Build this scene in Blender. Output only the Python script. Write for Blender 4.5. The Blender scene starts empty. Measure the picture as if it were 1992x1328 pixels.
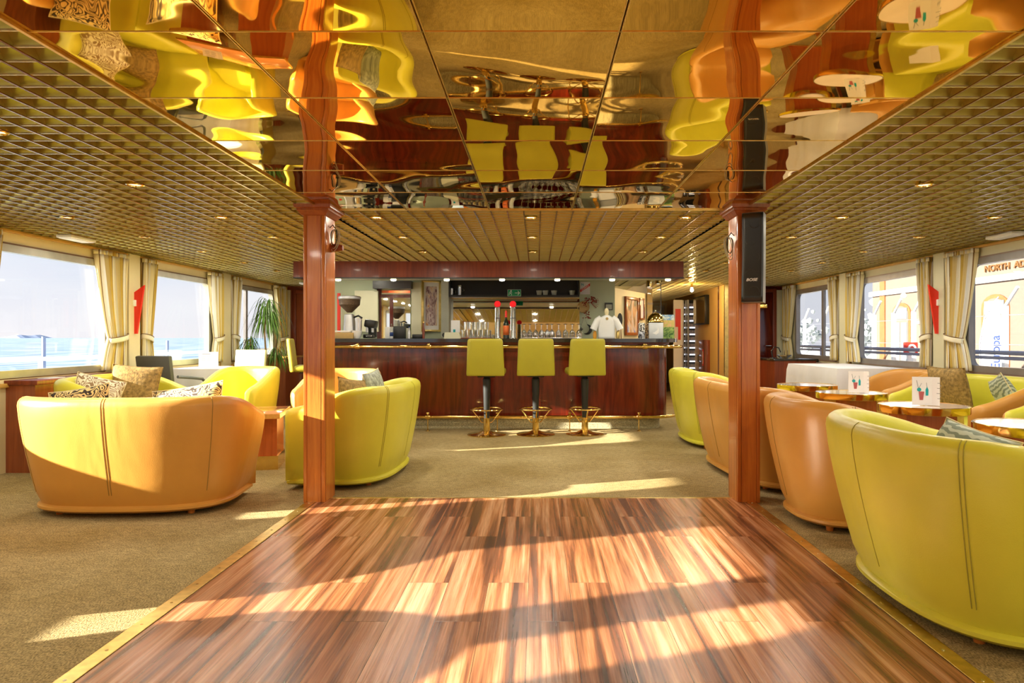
import bpy, bmesh, math, random
from mathutils import Vector, Matrix
R = random.Random(7)
ORD = ['first', 'second', 'third', 'fourth', 'fifth', 'sixth', 'seventh', 'eighth', 'ninth', 'tenth', 'eleventh', 'twelfth', 'thirteenth']
PI = math.pi
S = bpy.context.scene
COL = S.collection

# ------------------------------------------------------------------ camera, world, sun, exposure
FPX = 1380.0
cam = bpy.data.cameras.new('camera'); camo = bpy.data.objects.new('camera', cam); COL.objects.link(camo)
camo.location = (0, 0, 1.15); camo.rotation_euler = (PI/2, 0, 0)
cam.sensor_width = 36; cam.lens = FPX/1992*36
cam.shift_x = -49/1992; cam.shift_y = -8/1992; cam.clip_end = 5000
S.camera = camo
S.view_settings.view_transform = 'Standard'; S.view_settings.look = 'None'
S.view_settings.gamma = 1; S.view_settings.use_curve_mapping = False
S.view_settings.exposure = 0.4

world = bpy.data.worlds.new('sky'); S.world = world; world.use_nodes = True
wn = world.node_tree; wn.nodes.clear()
wo = wn.nodes.new('ShaderNodeOutputWorld'); bg = wn.nodes.new('ShaderNodeBackground')
tc = wn.nodes.new('ShaderNodeTexCoord'); sp = wn.nodes.new('ShaderNodeSeparateXYZ')
cr = wn.nodes.new('ShaderNodeValToRGB'); nz = wn.nodes.new('ShaderNodeTexNoise'); mp = wn.nodes.new('ShaderNodeMapping')
mx = wn.nodes.new('ShaderNodeMix'); mx.data_type = 'RGBA'; cr2 = wn.nodes.new('ShaderNodeValToRGB')
wn.links.new(tc.outputs['Generated'], sp.inputs[0]); wn.links.new(sp.outputs['Z'], cr.inputs[0])
e = cr.color_ramp.elements
e[0].position = 0.0; e[0].color = (0.90, 0.88, 0.92, 1); e[1].position = 0.6; e[1].color = (0.50, 0.66, 0.90, 1)
x = e.new(0.12); x.color = (0.72, 0.80, 0.93, 1)
mp.inputs['Scale'].default_value = (1, 1, 5); wn.links.new(tc.outputs['Generated'], mp.inputs[0])
wn.links.new(mp.outputs[0], nz.inputs['Vector']); nz.inputs['Scale'].default_value = 2.2; nz.inputs['Detail'].default_value = 6
wn.links.new(nz.outputs[0], cr2.inputs[0]); cr2.color_ramp.elements[0].position = .42; cr2.color_ramp.elements[1].position = .75
wn.links.new(cr2.outputs[0], mx.inputs[0]); wn.links.new(cr.outputs[0], mx.inputs[6]); mx.inputs[7].default_value = (.95, .95, .97, 1)
wn.links.new(mx.outputs[2], bg.inputs[0]); bg.inputs[1].default_value = 0.82
wn.links.new(bg.outputs[0], wo.inputs[0])

sun = bpy.data.lights.new('sun', 'SUN'); suno = bpy.data.objects.new('sun', sun); COL.objects.link(suno)
sun.energy = 25.0; sun.angle = math.radians(0.6); sun.color = (1.0, 0.93, 0.80)
AZ, EL = math.radians(19), math.radians(17.4)
sd = Vector((math.cos(AZ)*math.cos(EL), math.sin(AZ)*math.cos(EL), -math.sin(EL)))
suno.rotation_euler = sd.to_track_quat('-Z', 'Y').to_euler(); suno.location = (-20, -8, 8)

LAMP_W = 5.8       # watts of each ceiling downlight
LAMP_COL = (1.0, 0.92, 0.74)
CAN_W = .9

# ------------------------------------------------------------------ materials
def nm(name):
    m = bpy.data.materials.new(name); m.use_nodes = True
    nt = m.node_tree; b = nt.nodes['Principled BSDF']
    return m, nt, b
def setp(b, col=None, rough=None, metal=None, spec=None, coat=None, alpha=None):
    if col is not None: b.inputs['Base Color'].default_value = (*col, 1)
    if rough is not None: b.inputs['Roughness'].default_value = rough
    if metal is not None: b.inputs['Metallic'].default_value = metal
    if spec is not None: b.inputs['Specular IOR Level'].default_value = spec
    if coat is not None: b.inputs['Coat Weight'].default_value = coat; b.inputs['Coat Roughness'].default_value = .08
def noise(nt, scale, stretch=(1, 1, 1), detail=4, coord='Object', rough=.5, dist=0):
    t = nt.nodes.new('ShaderNodeTexCoord'); m = nt.nodes.new('ShaderNodeMapping'); n = nt.nodes.new('ShaderNodeTexNoise')
    m.inputs['Scale'].default_value = stretch
    nt.links.new(t.outputs[coord], m.inputs[0]); nt.links.new(m.outputs[0], n.inputs['Vector'])
    n.inputs['Scale'].default_value = scale; n.inputs['Detail'].default_value = detail; n.inputs['Roughness'].default_value = rough
    n.inputs['Distortion'].default_value = dist
    return n
def ramp(nt, src, stops):
    c = nt.nodes.new('ShaderNodeValToRGB'); el = c.color_ramp.elements
    while len(el) > 1: el.remove(el[0])
    el[0].position = stops[0][0]; el[0].color = (*stops[0][1], 1)
    for p, k in stops[1:]:
        q = el.new(p); q.color = (*k, 1)
    nt.links.new(src, c.inputs[0]); return c
def bump(nt, b, src, dist=.01, strength=1):
    n = nt.nodes.new('ShaderNodeBump'); n.inputs['Distance'].default_value = dist; n.inputs['Strength'].default_value = strength
    nt.links.new(src, n.inputs['Height']); nt.links.new(n.outputs[0], b.inputs['Normal']); return n
def plain(name, col, rough=.5, metal=0, spec=None, coat=None, var=.12, scale=6, bmp=0, bs=60):
    m, nt, b = nm(name); setp(b, col, rough, metal, spec, coat)
    n = noise(nt, scale)
    lo = tuple(max(0, c*(1-var)) for c in col); hi = tuple(min(1, c*(1+var)) for c in col)
    c = ramp(nt, n.outputs[0], [(.3, lo), (.7, hi)]); nt.links.new(c.outputs[0], b.inputs['Base Color'])
    if bmp:
        n2 = noise(nt, bs); bump(nt, b, n2.outputs[0], bmp)
    return m
def wood(name, dark, light, rough=.3, stretch=(14, 14, .9), coat=.3, scale=2.2):
    m, nt, b = nm(name); setp(b, light, rough, coat=coat)
    n = noise(nt, scale, stretch, 6, rough=.6, dist=.6); n2 = noise(nt, 1.3, (1, 1, .6), 3)
    mid = tuple((a+c)/2 for a, c in zip(dark, light))
    c = ramp(nt, n.outputs[0], [(.25, dark), (.5, mid), (.75, light)])
    c2 = ramp(nt, n2.outputs[0], [(.3, (.72, .68, .66)), (.7, (1.15, 1.12, 1.1))])
    mm = nt.nodes.new('ShaderNodeMix'); mm.data_type = 'RGBA'; mm.blend_type = 'MULTIPLY'; mm.inputs[0].default_value = 1
    nt.links.new(c.outputs[0], mm.inputs[6]); nt.links.new(c2.outputs[0], mm.inputs[7])
    nt.links.new(mm.outputs[2], b.inputs['Base Color']); bump(nt, b, n.outputs[0], .0006)
    return m
def leather(name, col, rough=.36):
    m, nt, b = nm(name); setp(b, col, rough, coat=.15)
    b.inputs['Coat Roughness'].default_value = .3
    n = noise(nt, 3, (1, 1, 1), 3); n2 = noise(nt, 2.6, (1, 1, .35), 3, dist=.4); n3 = noise(nt, 220, detail=2)
    c = ramp(nt, n.outputs[0], [(.3, tuple(k*.92 for k in col)), (.7, tuple(min(1, k*1.06) for k in col))])
    nt.links.new(c.outputs[0], b.inputs['Base Color'])
    a = nt.nodes.new('ShaderNodeMath'); a.operation = 'MULTIPLY_ADD'; a.inputs[1].default_value = .03
    nt.links.new(n3.outputs[0], a.inputs[0]); nt.links.new(n2.outputs[0], a.inputs[2]); bump(nt, b, a.outputs[0], .02, .8)
    return m
def emit(name, col, s):
    m = bpy.data.materials.new(name); m.use_nodes = True; nt = m.node_tree; nt.nodes.clear()
    o = nt.nodes.new('ShaderNodeOutputMaterial'); k = nt.nodes.new('ShaderNodeEmission')
    k.inputs[0].default_value = (*col, 1); k.inputs[1].default_value = s; nt.links.new(k.outputs[0], o.inputs[0]); return m
def pane_mat(name, tint=(1, 1, 1), refl=.12, rough=0.0):
    m = bpy.data.materials.new(name); m.use_nodes = True; nt = m.node_tree; nt.nodes.clear()
    o = nt.nodes.new('ShaderNodeOutputMaterial'); t = nt.nodes.new('ShaderNodeBsdfTransparent'); g = nt.nodes.new('ShaderNodeBsdfGlossy')
    x = nt.nodes.new('ShaderNodeMixShader'); f = nt.nodes.new('ShaderNodeLayerWeight'); f.inputs[0].default_value = .5
    pw = nt.nodes.new('ShaderNodeMath'); pw.operation = 'POWER'; pw.inputs[1].default_value = 3
    mu = nt.nodes.new('ShaderNodeMath'); mu.operation = 'MULTIPLY_ADD'; mu.inputs[1].default_value = refl*6; mu.inputs[2].default_value = refl
    nt.links.new(f.outputs['Facing'], pw.inputs[0]); nt.links.new(pw.outputs[0], mu.inputs[0]); nt.links.new(mu.outputs[0], x.inputs[0]); mu.use_clamp = True
    t.inputs[0].default_value = (*tint, 1); g.inputs[0].default_value = (1, 1, 1, 1); g.inputs[1].default_value = rough
    nt.links.new(t.outputs[0], x.inputs[1]); nt.links.new(g.outputs[0], x.inputs[2]); nt.links.new(x.outputs[0], o.inputs[0]); return m

M = {}
M['orange'] = leather('tan_orange_leather', (.64, .31, .055))
M['lime'] = leather('lime_yellow_leather', (.68, .63, .05))
M['lime_shade'] = leather('shaded_lime_leather', (.40, .35, .02), .45)  # the sofa lime, its colour darkened for the shade at the bar
M['pale_lime'] = leather('pale_lime_leather', (.80, .82, .42))
M['pillar'] = wood('orange_cherry_wood', (.42, .09, .014), (.74, .27, .045), .28)
M['pillar2'] = wood('dark_cherry_wood', (.26, .045, .01), (.50, .14, .025), .28)
M['mahog'] = wood('mahogany', (.04, .004, .003), (.19, .022, .008), .16, (7, 7, .7), .4)
M['mahog2'] = wood('red_mahogany', (.14, .02, .008), (.30, .06, .015), .38, (10, 10, .8), .05)
M['cabinet'] = wood('red_brown_veneer', (.20, .04, .012), (.38, .10, .03), .28)
M['door'] = wood('door_veneer', (.18, .04, .015), (.30, .075, .03), .35)
M['gold'] = plain('brass', (.83, .58, .18), .13, 1, var=.08)
M['gold_satin'] = plain('satin_brass', (.75, .56, .20), .3, 1, var=.15, scale=25)
M['black'] = plain('black_plastic', (.012, .013, .012), .35)
M['blackm'] = plain('black_metal', (.03, .032, .03), .3, .3)
M['dark'] = plain('dark_granite', (.02, .017, .014), .12, coat=.5)
M['grey'] = plain('grey_plastic', (.16, .16, .14), .4)
M['steel'] = plain('steel', (.72, .72, .70), .16, 1)
M['alu'] = plain('aluminium', (.55, .56, .58), .3, .8)
M['white'] = plain('white_gloss', (.86, .86, .84), .3, var=.03)
M['cloth'] = plain('white_tablecloth', (.86, .85, .90), .8, var=.03, bmp=.0005, bs=300)
M['cream'] = plain('cream_panel', (.78, .68, .40), .5, var=.07, scale=2)
M['cream2'] = plain('grey_cream_panel', (.66, .64, .45), .5, var=.08, scale=2)
M['groove'] = plain('brown_edge_trim', (.16, .07, .02), .4)
M['goldtrim'] = plain('ochre_trim', (.60, .34, .07), .35)
M['beige'] = plain('beige_wall_paint', (.72, .50, .18), .6, var=.06, scale=1.5)
M['green_wall'] = plain('pale_green_wall', (.56, .63, .44), .6, var=.06, scale=2)
M['greypan'] = plain('grey_green_panel', (.45, .46, .36), .4, var=.08)
M['frame_b'] = plain('window_frame_brown', (.26, .17, .13), .35)
M['frame_l'] = plain('window_frame_beige_metal', (.42, .40, .33), .3, .4)
M['frame_g'] = plain('window_frame_grey', (.25, .23, .22), .3, .3)
M['red'] = plain('red_lacquer', (.80, .03, .015), .3, var=.04)
M['redcap'] = plain('red_tap_badge', (.85, .01, .02), .2, var=.02)
M['green_sign'] = plain('exit_sign_green', (.0, .30, .11), .35, var=.02)
M['velvet'] = plain('brown_velvet', (.30, .19, .06), .9, var=.45, scale=40, bmp=.003, bs=90)
M['greyfab'] = plain('grey_cushion_fabric', (.34, .36, .30), .8, var=.5, scale=30, bmp=.002, bs=80)
M['orange_top'] = wood('orange_laminate', (.80, .28, .10), (.95, .42, .18), .12, (3, 12, 3), .6)
M['glass'] = pane_mat('window_glass', (1, 1, 1), .02)
M['glass_r'] = pane_mat('dimming_window_glass', (.87, .88, .90), .02)  # tint put in to dim the bright outside through the right panes
M['drink_glass'] = pane_mat('drinking_glass', (.97, .98, .97), .20)
M['screen'] = plain('dark_mirror_glass', (.35, .24, .10), .08, .7)
M['bulb'] = emit('lamp_lens', (1.0, .80, .45), 4.0)
M['bulbw'] = emit('white_lamp_lens', (1.0, .93, .78), 5.0)
M['mirror'] = plain('bar_mirror', (.88, .88, .80), .02, 1, var=.01)
M['paper'] = plain('paper_white', (.85, .84, .84), .6, var=.03)
M['ink'] = plain('dark_ink', (.06, .06, .08), .6)
M['ink_grey'] = plain('grey_ink', (.30, .30, .32), .6)
M['inkblue'] = plain('blue_ink', (.008, .035, .16), .6)
M['teal'] = plain('teal_ink', (.0, .38, .42), .6)
M['pink'] = plain('pink_ink', (.45, .10, .10), .6)
M['terracotta'] = plain('terracotta_paint', (.26, .10, .03), .6)
M['peach'] = plain('peach_render', (.165, .120, .090), .8, var=.04, scale=1)
M['quay'] = plain('pale_concrete', (.62, .60, .56), .9, var=.1, scale=.5)
M['sea_rail'] = plain('white_rail_paint', (.80, .82, .82), .35, var=.04)
M['blue_rail'] = plain('blue_grey_rail_paint', (.22, .26, .45), .3, var=.08)
M['seam'] = plain('seam_thread', (.28, .17, .03), .7)
M['limeseam'] = plain('olive_seam_thread', (.34, .30, .03), .7)
M['leaf'] = plain('leaf_green', (.10, .22, .03), .45, var=.5, scale=9)
M['pot'] = plain('ochre_pot', (.45, .33, .08), .5)
M['terrazzo'] = plain('speckled_kick_stone', (.40, .36, .22), .5, var=.7, scale=160)
M['beans'] = plain('coffee_beans', (.10, .06, .03), .5, var=.6, scale=120, bmp=.004, bs=120)
M['card'] = plain('cardboard', (.50, .33, .12), .7)
M['amber'] = plain('amber_liquid', (.85, .38, .02), .15, coat=.5)
M['label_o'] = plain('orange_label', (.80, .17, .03), .5)
M['bottle'] = plain('dark_bottle_glass', (.01, .02, .01), .05, coat=1)
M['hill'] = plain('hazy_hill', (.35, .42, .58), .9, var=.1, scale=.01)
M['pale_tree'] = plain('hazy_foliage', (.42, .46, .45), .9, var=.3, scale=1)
M['grey_chair'] = plain('grey_chair_fabric', (.10, .10, .09), .55)
M['chair_frame'] = plain('silver_grey_frame', (.26, .28, .31), .3, .4)

def m_dance():
    m, nt, b = nm('dance_floor_planks'); setp(b, (1, 1, 1), .24, spec=.6)
    t = nt.nodes.new('ShaderNodeTexCoord'); s = nt.nodes.new('ShaderNodeSeparateXYZ'); c = nt.nodes.new('ShaderNodeCombineXYZ')
    nt.links.new(t.outputs['Object'], s.inputs[0]); nt.links.new(s.outputs[1], c.inputs[0]); nt.links.new(s.outputs[0], c.inputs[1])
    def brick(w, h, off, fr, shift):
        mp_ = nt.nodes.new('ShaderNodeMapping'); mp_.inputs['Location'].default_value = shift; nt.links.new(c.outputs[0], mp_.inputs[0])
        k = nt.nodes.new('ShaderNodeTexBrick'); nt.links.new(mp_.outputs[0], k.inputs['Vector'])
        k.inputs['Scale'].default_value = 1; k.inputs['Brick Width'].default_value = w; k.inputs['Row Height'].default_value = h
        k.offset = off; k.offset_frequency = fr; k.inputs['Mortar Size'].default_value = .0011; k.inputs['Mortar Smooth'].default_value = 0
        k.inputs['Color1'].default_value = (0, 0, 0, 1); k.inputs['Color2'].default_value = (1, 1, 1, 1); k.inputs['Mortar'].default_value = (0.5, .5, .5, 1)
        return k
    k = brick(1.22, .187, .37, 2, (0.35, .04, 0)); k2 = brick(1.22, .187/3, 0, 2, (.35, .04, 0))
    # streaks: stretched noise, offset per plank
    add = nt.nodes.new('ShaderNodeVectorMath'); add.operation = 'MULTIPLY_ADD'
    nt.links.new(k.outputs['Color'], add.inputs[0]); add.inputs[1].default_value = (7, 7, 7); nt.links.new(c.outputs[0], add.inputs[2])
    mp1 = nt.nodes.new('ShaderNodeMapping'); mp1.inputs['Scale'].default_value = (.5, 17, 1); nt.links.new(add.outputs[0], mp1.inputs[0])
    n1 = nt.nodes.new('ShaderNodeTexNoise'); n1.inputs['Scale'].default_value = 1.3; n1.inputs['Detail'].default_value = 5; n1.inputs['Distortion'].default_value = .3
    nt.links.new(mp1.outputs[0], n1.inputs['Vector'])
    mp2 = nt.nodes.new('ShaderNodeMapping'); mp2.inputs['Scale'].default_value = (3, 90, 1); nt.links.new(add.outputs[0], mp2.inputs[0])
    n2 = nt.nodes.new('ShaderNodeTexNoise'); n2.inputs['Scale'].default_value = 1.5; n2.inputs['Detail'].default_value = 4; nt.links.new(mp2.outputs[0], n2.inputs['Vector'])
    r1 = ramp(nt, n1.outputs[0], [(.30, (.07, .025, .012)), (.41, (.22, .08, .032)), (.50, (.42, .17, .065)), (.60, (.58, .29, .15)), (.72, (.70, .40, .22))])
    r2 = ramp(nt, n2.outputs[0], [(.3, (.62, .58, .55)), (.6, (1.08, 1.06, 1.05))])
    r3 = ramp(nt, k.outputs['Color'], [(0, (.72, .68, .66)), (1, (1.12, 1.1, 1.08))])
    def mul(a, bb, f=1):
        q = nt.nodes.new('ShaderNodeMix'); q.data_type = 'RGBA'; q.blend_type = 'MULTIPLY'; q.inputs[0].default_value = f
        nt.links.new(a, q.inputs[6]); nt.links.new(bb, q.inputs[7]); return q.outputs[2]
    v = mul(mul(r1.outputs[0], r2.outputs[0], .8), r3.outputs[0])
    mo = nt.nodes.new('ShaderNodeMix'); mo.data_type = 'RGBA'; nt.links.new(k.outputs['Fac'], mo.inputs[0]); nt.links.new(v, mo.inputs[6]); mo.inputs[7].default_value = (.05, .02, .01, 1)
    nt.links.new(mo.outputs[2], b.inputs['Base Color'])
    b.inputs['Roughness'].default_value = .27
    bump(nt, b, n2.outputs[0], .0007)
    return m
M['dance'] = m_dance()
def m_carpet():
    m, nt, b = nm('woven_carpet'); setp(b, (.3, .25, .14), .95, spec=.1)
    n = noise(nt, 1.4, detail=3); n2 = noise(nt, 170, (1, .5, 1), 2); n3 = noise(nt, 22, detail=3)
    c = ramp(nt, n.outputs[0], [(.3, (.29, .21, .085)), (.7, (.42, .33, .17))])
    c2 = ramp(nt, n2.outputs[0], [(.35, (.55, .55, .55)), (.65, (1.35, 1.33, 1.3))]); c3 = ramp(nt, n3.outputs[0], [(.3, (.82, .82, .82)), (.7, (1.15, 1.15, 1.15))])
    last = c.outputs[0]
    for s in (c2, c3):
        q = nt.nodes.new('ShaderNodeMix'); q.data_type = 'RGBA'; q.blend_type = 'MULTIPLY'; q.inputs[0].default_value = 1
        nt.links.new(last, q.inputs[6]); nt.links.new(s.outputs[0], q.inputs[7]); last = q.outputs[2]
    nt.links.new(last, b.inputs['Base Color']); bump(nt, b, n2.outputs[0], .004)
    return m
M['carpet'] = m_carpet()
def m_ceil_mirror():
    m, nt, b = nm('bronze_mirror'); setp(b, (.76, .49, .095), .02, 1)
    oi = nt.nodes.new('ShaderNodeObjectInfo'); t = nt.nodes.new('ShaderNodeTexCoord'); a = nt.nodes.new('ShaderNodeVectorMath'); a.operation = 'ADD'
    sc = nt.nodes.new('ShaderNodeMath'); sc.operation = 'MULTIPLY'; sc.inputs[1].default_value = 30
    nt.links.new(oi.outputs['Random'], sc.inputs[0]); cb = nt.nodes.new('ShaderNodeCombineXYZ'); nt.links.new(sc.outputs[0], cb.inputs[0]); nt.links.new(sc.outputs[0], cb.inputs[1])
    nt.links.new(t.outputs['Object'], a.inputs[0]); nt.links.new(cb.outputs[0], a.inputs[1])
    n = nt.nodes.new('ShaderNodeTexNoise'); nt.links.new(a.outputs[0], n.inputs['Vector']); n.inputs['Scale'].default_value = 1.7; n.inputs['Detail'].default_value = 0.6
    bump(nt, b, n.outputs[0], .020, 1)
    return m
M['cmirror'] = m_ceil_mirror()
def m_brassgrid():
    m, nt, b = nm('brass_louvre'); setp(b, (.56, .44, .15), .34, .65)
    n = noise(nt, 1.2, detail=2); c = ramp(nt, n.outputs[0], [(.3, (.44, .37, .09)), (.7, (.50, .46, .16))]); nt.links.new(c.outputs[0], b.inputs['Base Color'])
    return m
M['louvre'] = m_brassgrid()
M['louvre_bead'] = plain('lit_edge_bead', (.88, .82, .50), .25, .7, var=.1)  # pale lip added so rows show lit edges against shaded blade faces
M['louvre_rib'] = plain('dark_bronze_rib', (.30, .15, .05), .2, 1, var=.1)
M['louvre_back'] = plain('louvre_backing', (.46, .40, .13), .5, .3, var=.2, scale=3)
def m_curtain():
    m, nt, b = nm('striped_curtain'); setp(b, (.8, .7, .45), .85, spec=.1)
    uv = nt.nodes.new('ShaderNodeUVMap'); s = nt.nodes.new('ShaderNodeSeparateXYZ'); mu = nt.nodes.new('ShaderNodeMath'); mu.operation = 'MULTIPLY'; mu.inputs[1].default_value = 5
    fr = nt.nodes.new('ShaderNodeMath'); fr.operation = 'FRACT'
    nt.links.new(uv.outputs[0], s.inputs[0]); nt.links.new(s.outputs[0], mu.inputs[0]); nt.links.new(mu.outputs[0], fr.inputs[0])
    c = ramp(nt, fr.outputs[0], [(0, (.84, .76, .50)), (.26, (.84, .76, .50)), (.27, (.18, .10, .04)), (.31, (.18, .10, .04)), (.32, (.66, .48, .12)), (.52, (.66, .48, .12)), (.53, (.88, .86, .78)), (.74, (.88, .86, .78)), (.75, (.25, .15, .06)), (.78, (.25, .15, .06)), (.79, (.80, .70, .40))])
    c.color_ramp.interpolation = 'CONSTANT'
    nt.links.new(c.outputs[0], b.inputs['Base Color'])
    return m
M['curtain'] = m_curtain()
def m_pattern(name, a, bb, scale, width=.5, dist=2.5):
    m, nt, b = nm(name); setp(b, a, .75)
    t = nt.nodes.new('ShaderNodeTexCoord'); w = nt.nodes.new('ShaderNodeTexWave'); w.wave_type = 'RINGS'
    nt.links.new(t.outputs['Object'], w.inputs[0]); w.inputs['Scale'].default_value = scale; w.inputs['Distortion'].default_value = dist*4; w.inputs['Detail'].default_value = 1.2; w.inputs['Detail Scale'].default_value = 1.6
    c = ramp(nt, w.outputs['Fac'], [(width-.05, a), (width+.05, bb)]); nt.links.new(c.outputs[0], b.inputs['Base Color'])
    return m
M['baroque'] = m_pattern('black_gold_scroll_fabric', (.035, .018, .01), (.80, .60, .24), 11, .5, 2.2)
M['wavy'] = m_pattern('grey_green_wave_fabric', (.20, .24, .18), (.50, .54, .44), 12, .5, .9)
M['leopard'] = m_pattern('cream_brown_scroll_fabric', (.28, .17, .08), (.82, .74, .58), 9, .45, 2.4)
def m_scroll(name, a, bb, scale, k):
    m, nt, b = nm(name); setp(b, a, .75); n = noise(nt, scale, detail=.6, dist=.9)
    mu = nt.nodes.new('ShaderNodeMath'); mu.operation = 'MULTIPLY'; mu.inputs[1].default_value = k; fr = nt.nodes.new('ShaderNodeMath'); fr.operation = 'FRACT'
    nt.links.new(n.outputs[0], mu.inputs[0]); nt.links.new(mu.outputs[0], fr.inputs[0])
    c = ramp(nt, fr.outputs[0], [(0, a), (.42, a), (.47, bb), (.95, bb), (1, a)]); nt.links.new(c.outputs[0], b.inputs['Base Color']); return m
M['baroque'] = m_scroll('black_gold_scroll_fabric', (.03, .015, .008), (.76, .56, .22), 13, 9)
M['leopard'] = m_scroll('cream_brown_scroll_fabric', (.28, .17, .08), (.80, .72, .56), 13, 8)
def m_sea():
    m, nt, b = nm('sea_water'); setp(b, (.45, .62, .74), .5)
    n = noise(nt, .35, (1, .12, 1), 5, rough=.6); c = ramp(nt, n.outputs[0], [(.38, (.08, .16, .30)), (.5, (.17, .25, .35)), (.62, (.32, .38, .42))])
    nt.links.new(c.outputs[0], b.inputs['Base Color']); bump(nt, b, n.outputs[0], .3, .5)
    return m
M['sea'] = m_sea()
def m_paint(name, stops, scale=6, dist=1.5, stretch=(1, 1, 1)):
    m, nt, b = nm(name); setp(b, (.5, .5, .5), .6); n = noise(nt, scale, stretch, 4, dist=dist)
    c = ramp(nt, n.outputs[0], stops); nt.links.new(c.outputs[0], b.inputs['Base Color']); return m

# ------------------------------------------------------------------ mesh helpers
class MB:
    def __init__(s): s.bm = bmesh.new()
    def box(s, c, d, rot=None, bev=0, seg=2):
        r = bmesh.ops.create_cube(s.bm, size=1); vs = r['verts']
        bmesh.ops.scale(s.bm, vec=d, verts=vs)
        if bev:
            es = list({e for v in vs for e in v.link_edges})
            q = bmesh.ops.bevel(s.bm, geom=es, offset=bev, segments=seg, profile=.5, affect='EDGES'); vs = list({v for f in q['faces'] for v in f.verts} | {v for v in vs if v.is_valid})
        if rot is not None: bmesh.ops.rotate(s.bm, cent=(0, 0, 0), matrix=rot, verts=vs)
        bmesh.ops.translate(s.bm, vec=c, verts=vs); return s
    def b2(s, lo, hi, bev=0): return s.box(tuple((a+b)/2 for a, b in zip(lo, hi)), tuple(abs(b-a) for a, b in zip(lo, hi)), bev=bev)
    def lathe(s, prof, c=(0, 0, 0), n=24, axis='Z', cap=True):
        rings = []
        for r, z in prof:
            ring = []
            for i in range(n):
                a = 2*PI*i/n; p = (r*math.cos(a), r*math.sin(a), z)
                if axis == 'Y': p = (p[0], p[2], p[1])
                if axis == 'X': p = (p[2], p[0], p[1])
                ring.append(s.bm.verts.new((p[0]+c[0], p[1]+c[1], p[2]+c[2])))
            rings.append(ring)
        for a, b in zip(rings, rings[1:]):
            for i in range(n): s.bm.faces.new((a[i], a[(i+1) % n], b[(i+1) % n], b[i]))
        if cap:
            if prof[0][0] > 1e-5: s.bm.faces.new(rings[0][::-1])
            if prof[-1][0] > 1e-5: s.bm.faces.new(rings[-1])
        return s
    def cyl(s, c, r, h, n=20, axis='Z', r2=None): return s.lathe([(r, 0), (r if r2 is None else r2, h)], c, n, axis)
    def tube(s, pts, r, n=8, closed=False):
        pts = [Vector(p) for p in pts]; rings = []; N = len(pts); prev = None
        for i, p in enumerate(pts):
            if closed: d = pts[(i+1) % N]-pts[i-1]
            else: d = pts[min(i+1, N-1)]-pts[max(i-1, 0)]
            d.normalize(); up = Vector((0, 0, 1)) if abs(d.z) < .95 else Vector((1, 0, 0))
            if prev is not None:
                u = prev-d*prev.dot(d)
                u = u.normalized() if u.length > 1e-4 else d.cross(up).normalized()
            else: u = d.cross(up).normalized()
            prev = u; w = d.cross(u); rr = r[i] if isinstance(r, (list, tuple)) else r
            rings.append([s.bm.verts.new(p+u*rr*math.cos(2*PI*k/n)+w*rr*math.sin(2*PI*k/n)) for k in range(n)])
        rng = range(N) if closed else range(N-1)
        for i in rng:
            a, b = rings[i], rings[(i+1) % N]
            for k in range(n): s.bm.faces.new((a[k], a[(k+1) % n], b[(k+1) % n], b[k]))
        if not closed: s.bm.faces.new(rings[0][::-1]); s.bm.faces.new(rings[-1])
        return s
    def torus(s, c, R_, r, n=40, m=8, axis='Z'):
        pts = []
        for i in range(n):
            a = 2*PI*i/n; p = (R_*math.cos(a), R_*math.sin(a), 0)
            if axis == 'Y': p = (p[0], 0, p[1])
            if axis == 'X': p = (0, p[0], p[1])
            pts.append((p[0]+c[0], p[1]+c[1], p[2]+c[2]))
        return s.tube(pts, r, m, True)
    def prism(s, poly, z0, z1, plane='XY'):
        def P(a, b, h):
            return {'XY': (a, b, h), 'XZ': (a, h, b), 'YZ': (h, a, b)}[plane]
        A = [s.bm.verts.new(P(a, b, z0)) for a, b in poly]; B = [s.bm.verts.new(P(a, b, z1)) for a, b in poly]
        n = len(poly); s.bm.faces.new(A[::-1]); s.bm.faces.new(B)
        for i in range(n): s.bm.faces.new((A[i], A[(i+1) % n], B[(i+1) % n], B[i]))
        return s
    def grid(s, f, nu, nv, closed_u=False, uv=False):
        V = [[s.bm.verts.new(f(i/(nu-1) if not closed_u else i/nu, j/(nv-1))) for j in range(nv)] for i in range(nu)]
        lay = s.bm.loops.layers.uv.verify() if uv else None
        for i in range(nu if closed_u else nu-1):
            for j in range(nv-1):
                fc = s.bm.faces.new((V[i][j], V[(i+1) % nu][j], V[(i+1) % nu][j+1], V[i][j+1]))
                if uv:
                    for l, (a, b) in zip(fc.loops, ((i, j), (i+1, j), (i+1, j+1), (i, j+1))): l[lay].uv = (a/(nu-1), b/(nv-1))
        return V
def obj(name, mb, mat, parent=None, loc=(0, 0, 0), rot=(0, 0, 0), smooth=None, thick=0):
    bm = mb.bm; bmesh.ops.recalc_face_normals(bm, faces=bm.faces)
    me = bpy.data.meshes.new(name); bm.to_mesh(me); bm.free()
    for m in (mat if isinstance(mat, list) else [mat]): me.materials.append(m)
    o = bpy.data.objects.new(name, me); COL.objects.link(o); o.location = loc; o.rotation_euler = rot
    if parent: o.parent = parent
    if smooth is not False:
        me.polygons.foreach_set('use_smooth', [True]*len(me.polygons))
        ang = math.radians(smooth or 35)
        b2 = bmesh.new(); b2.from_mesh(me)
        for ed in b2.edges:
            if len(ed.link_faces) == 2 and ed.calc_face_angle(0) > ang: ed.smooth = False
        b2.to_mesh(me); b2.free()
    if thick:
        md = o.modifiers.new('thickness', 'SOLIDIFY'); md.thickness = thick; md.offset = 0
    return o
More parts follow.
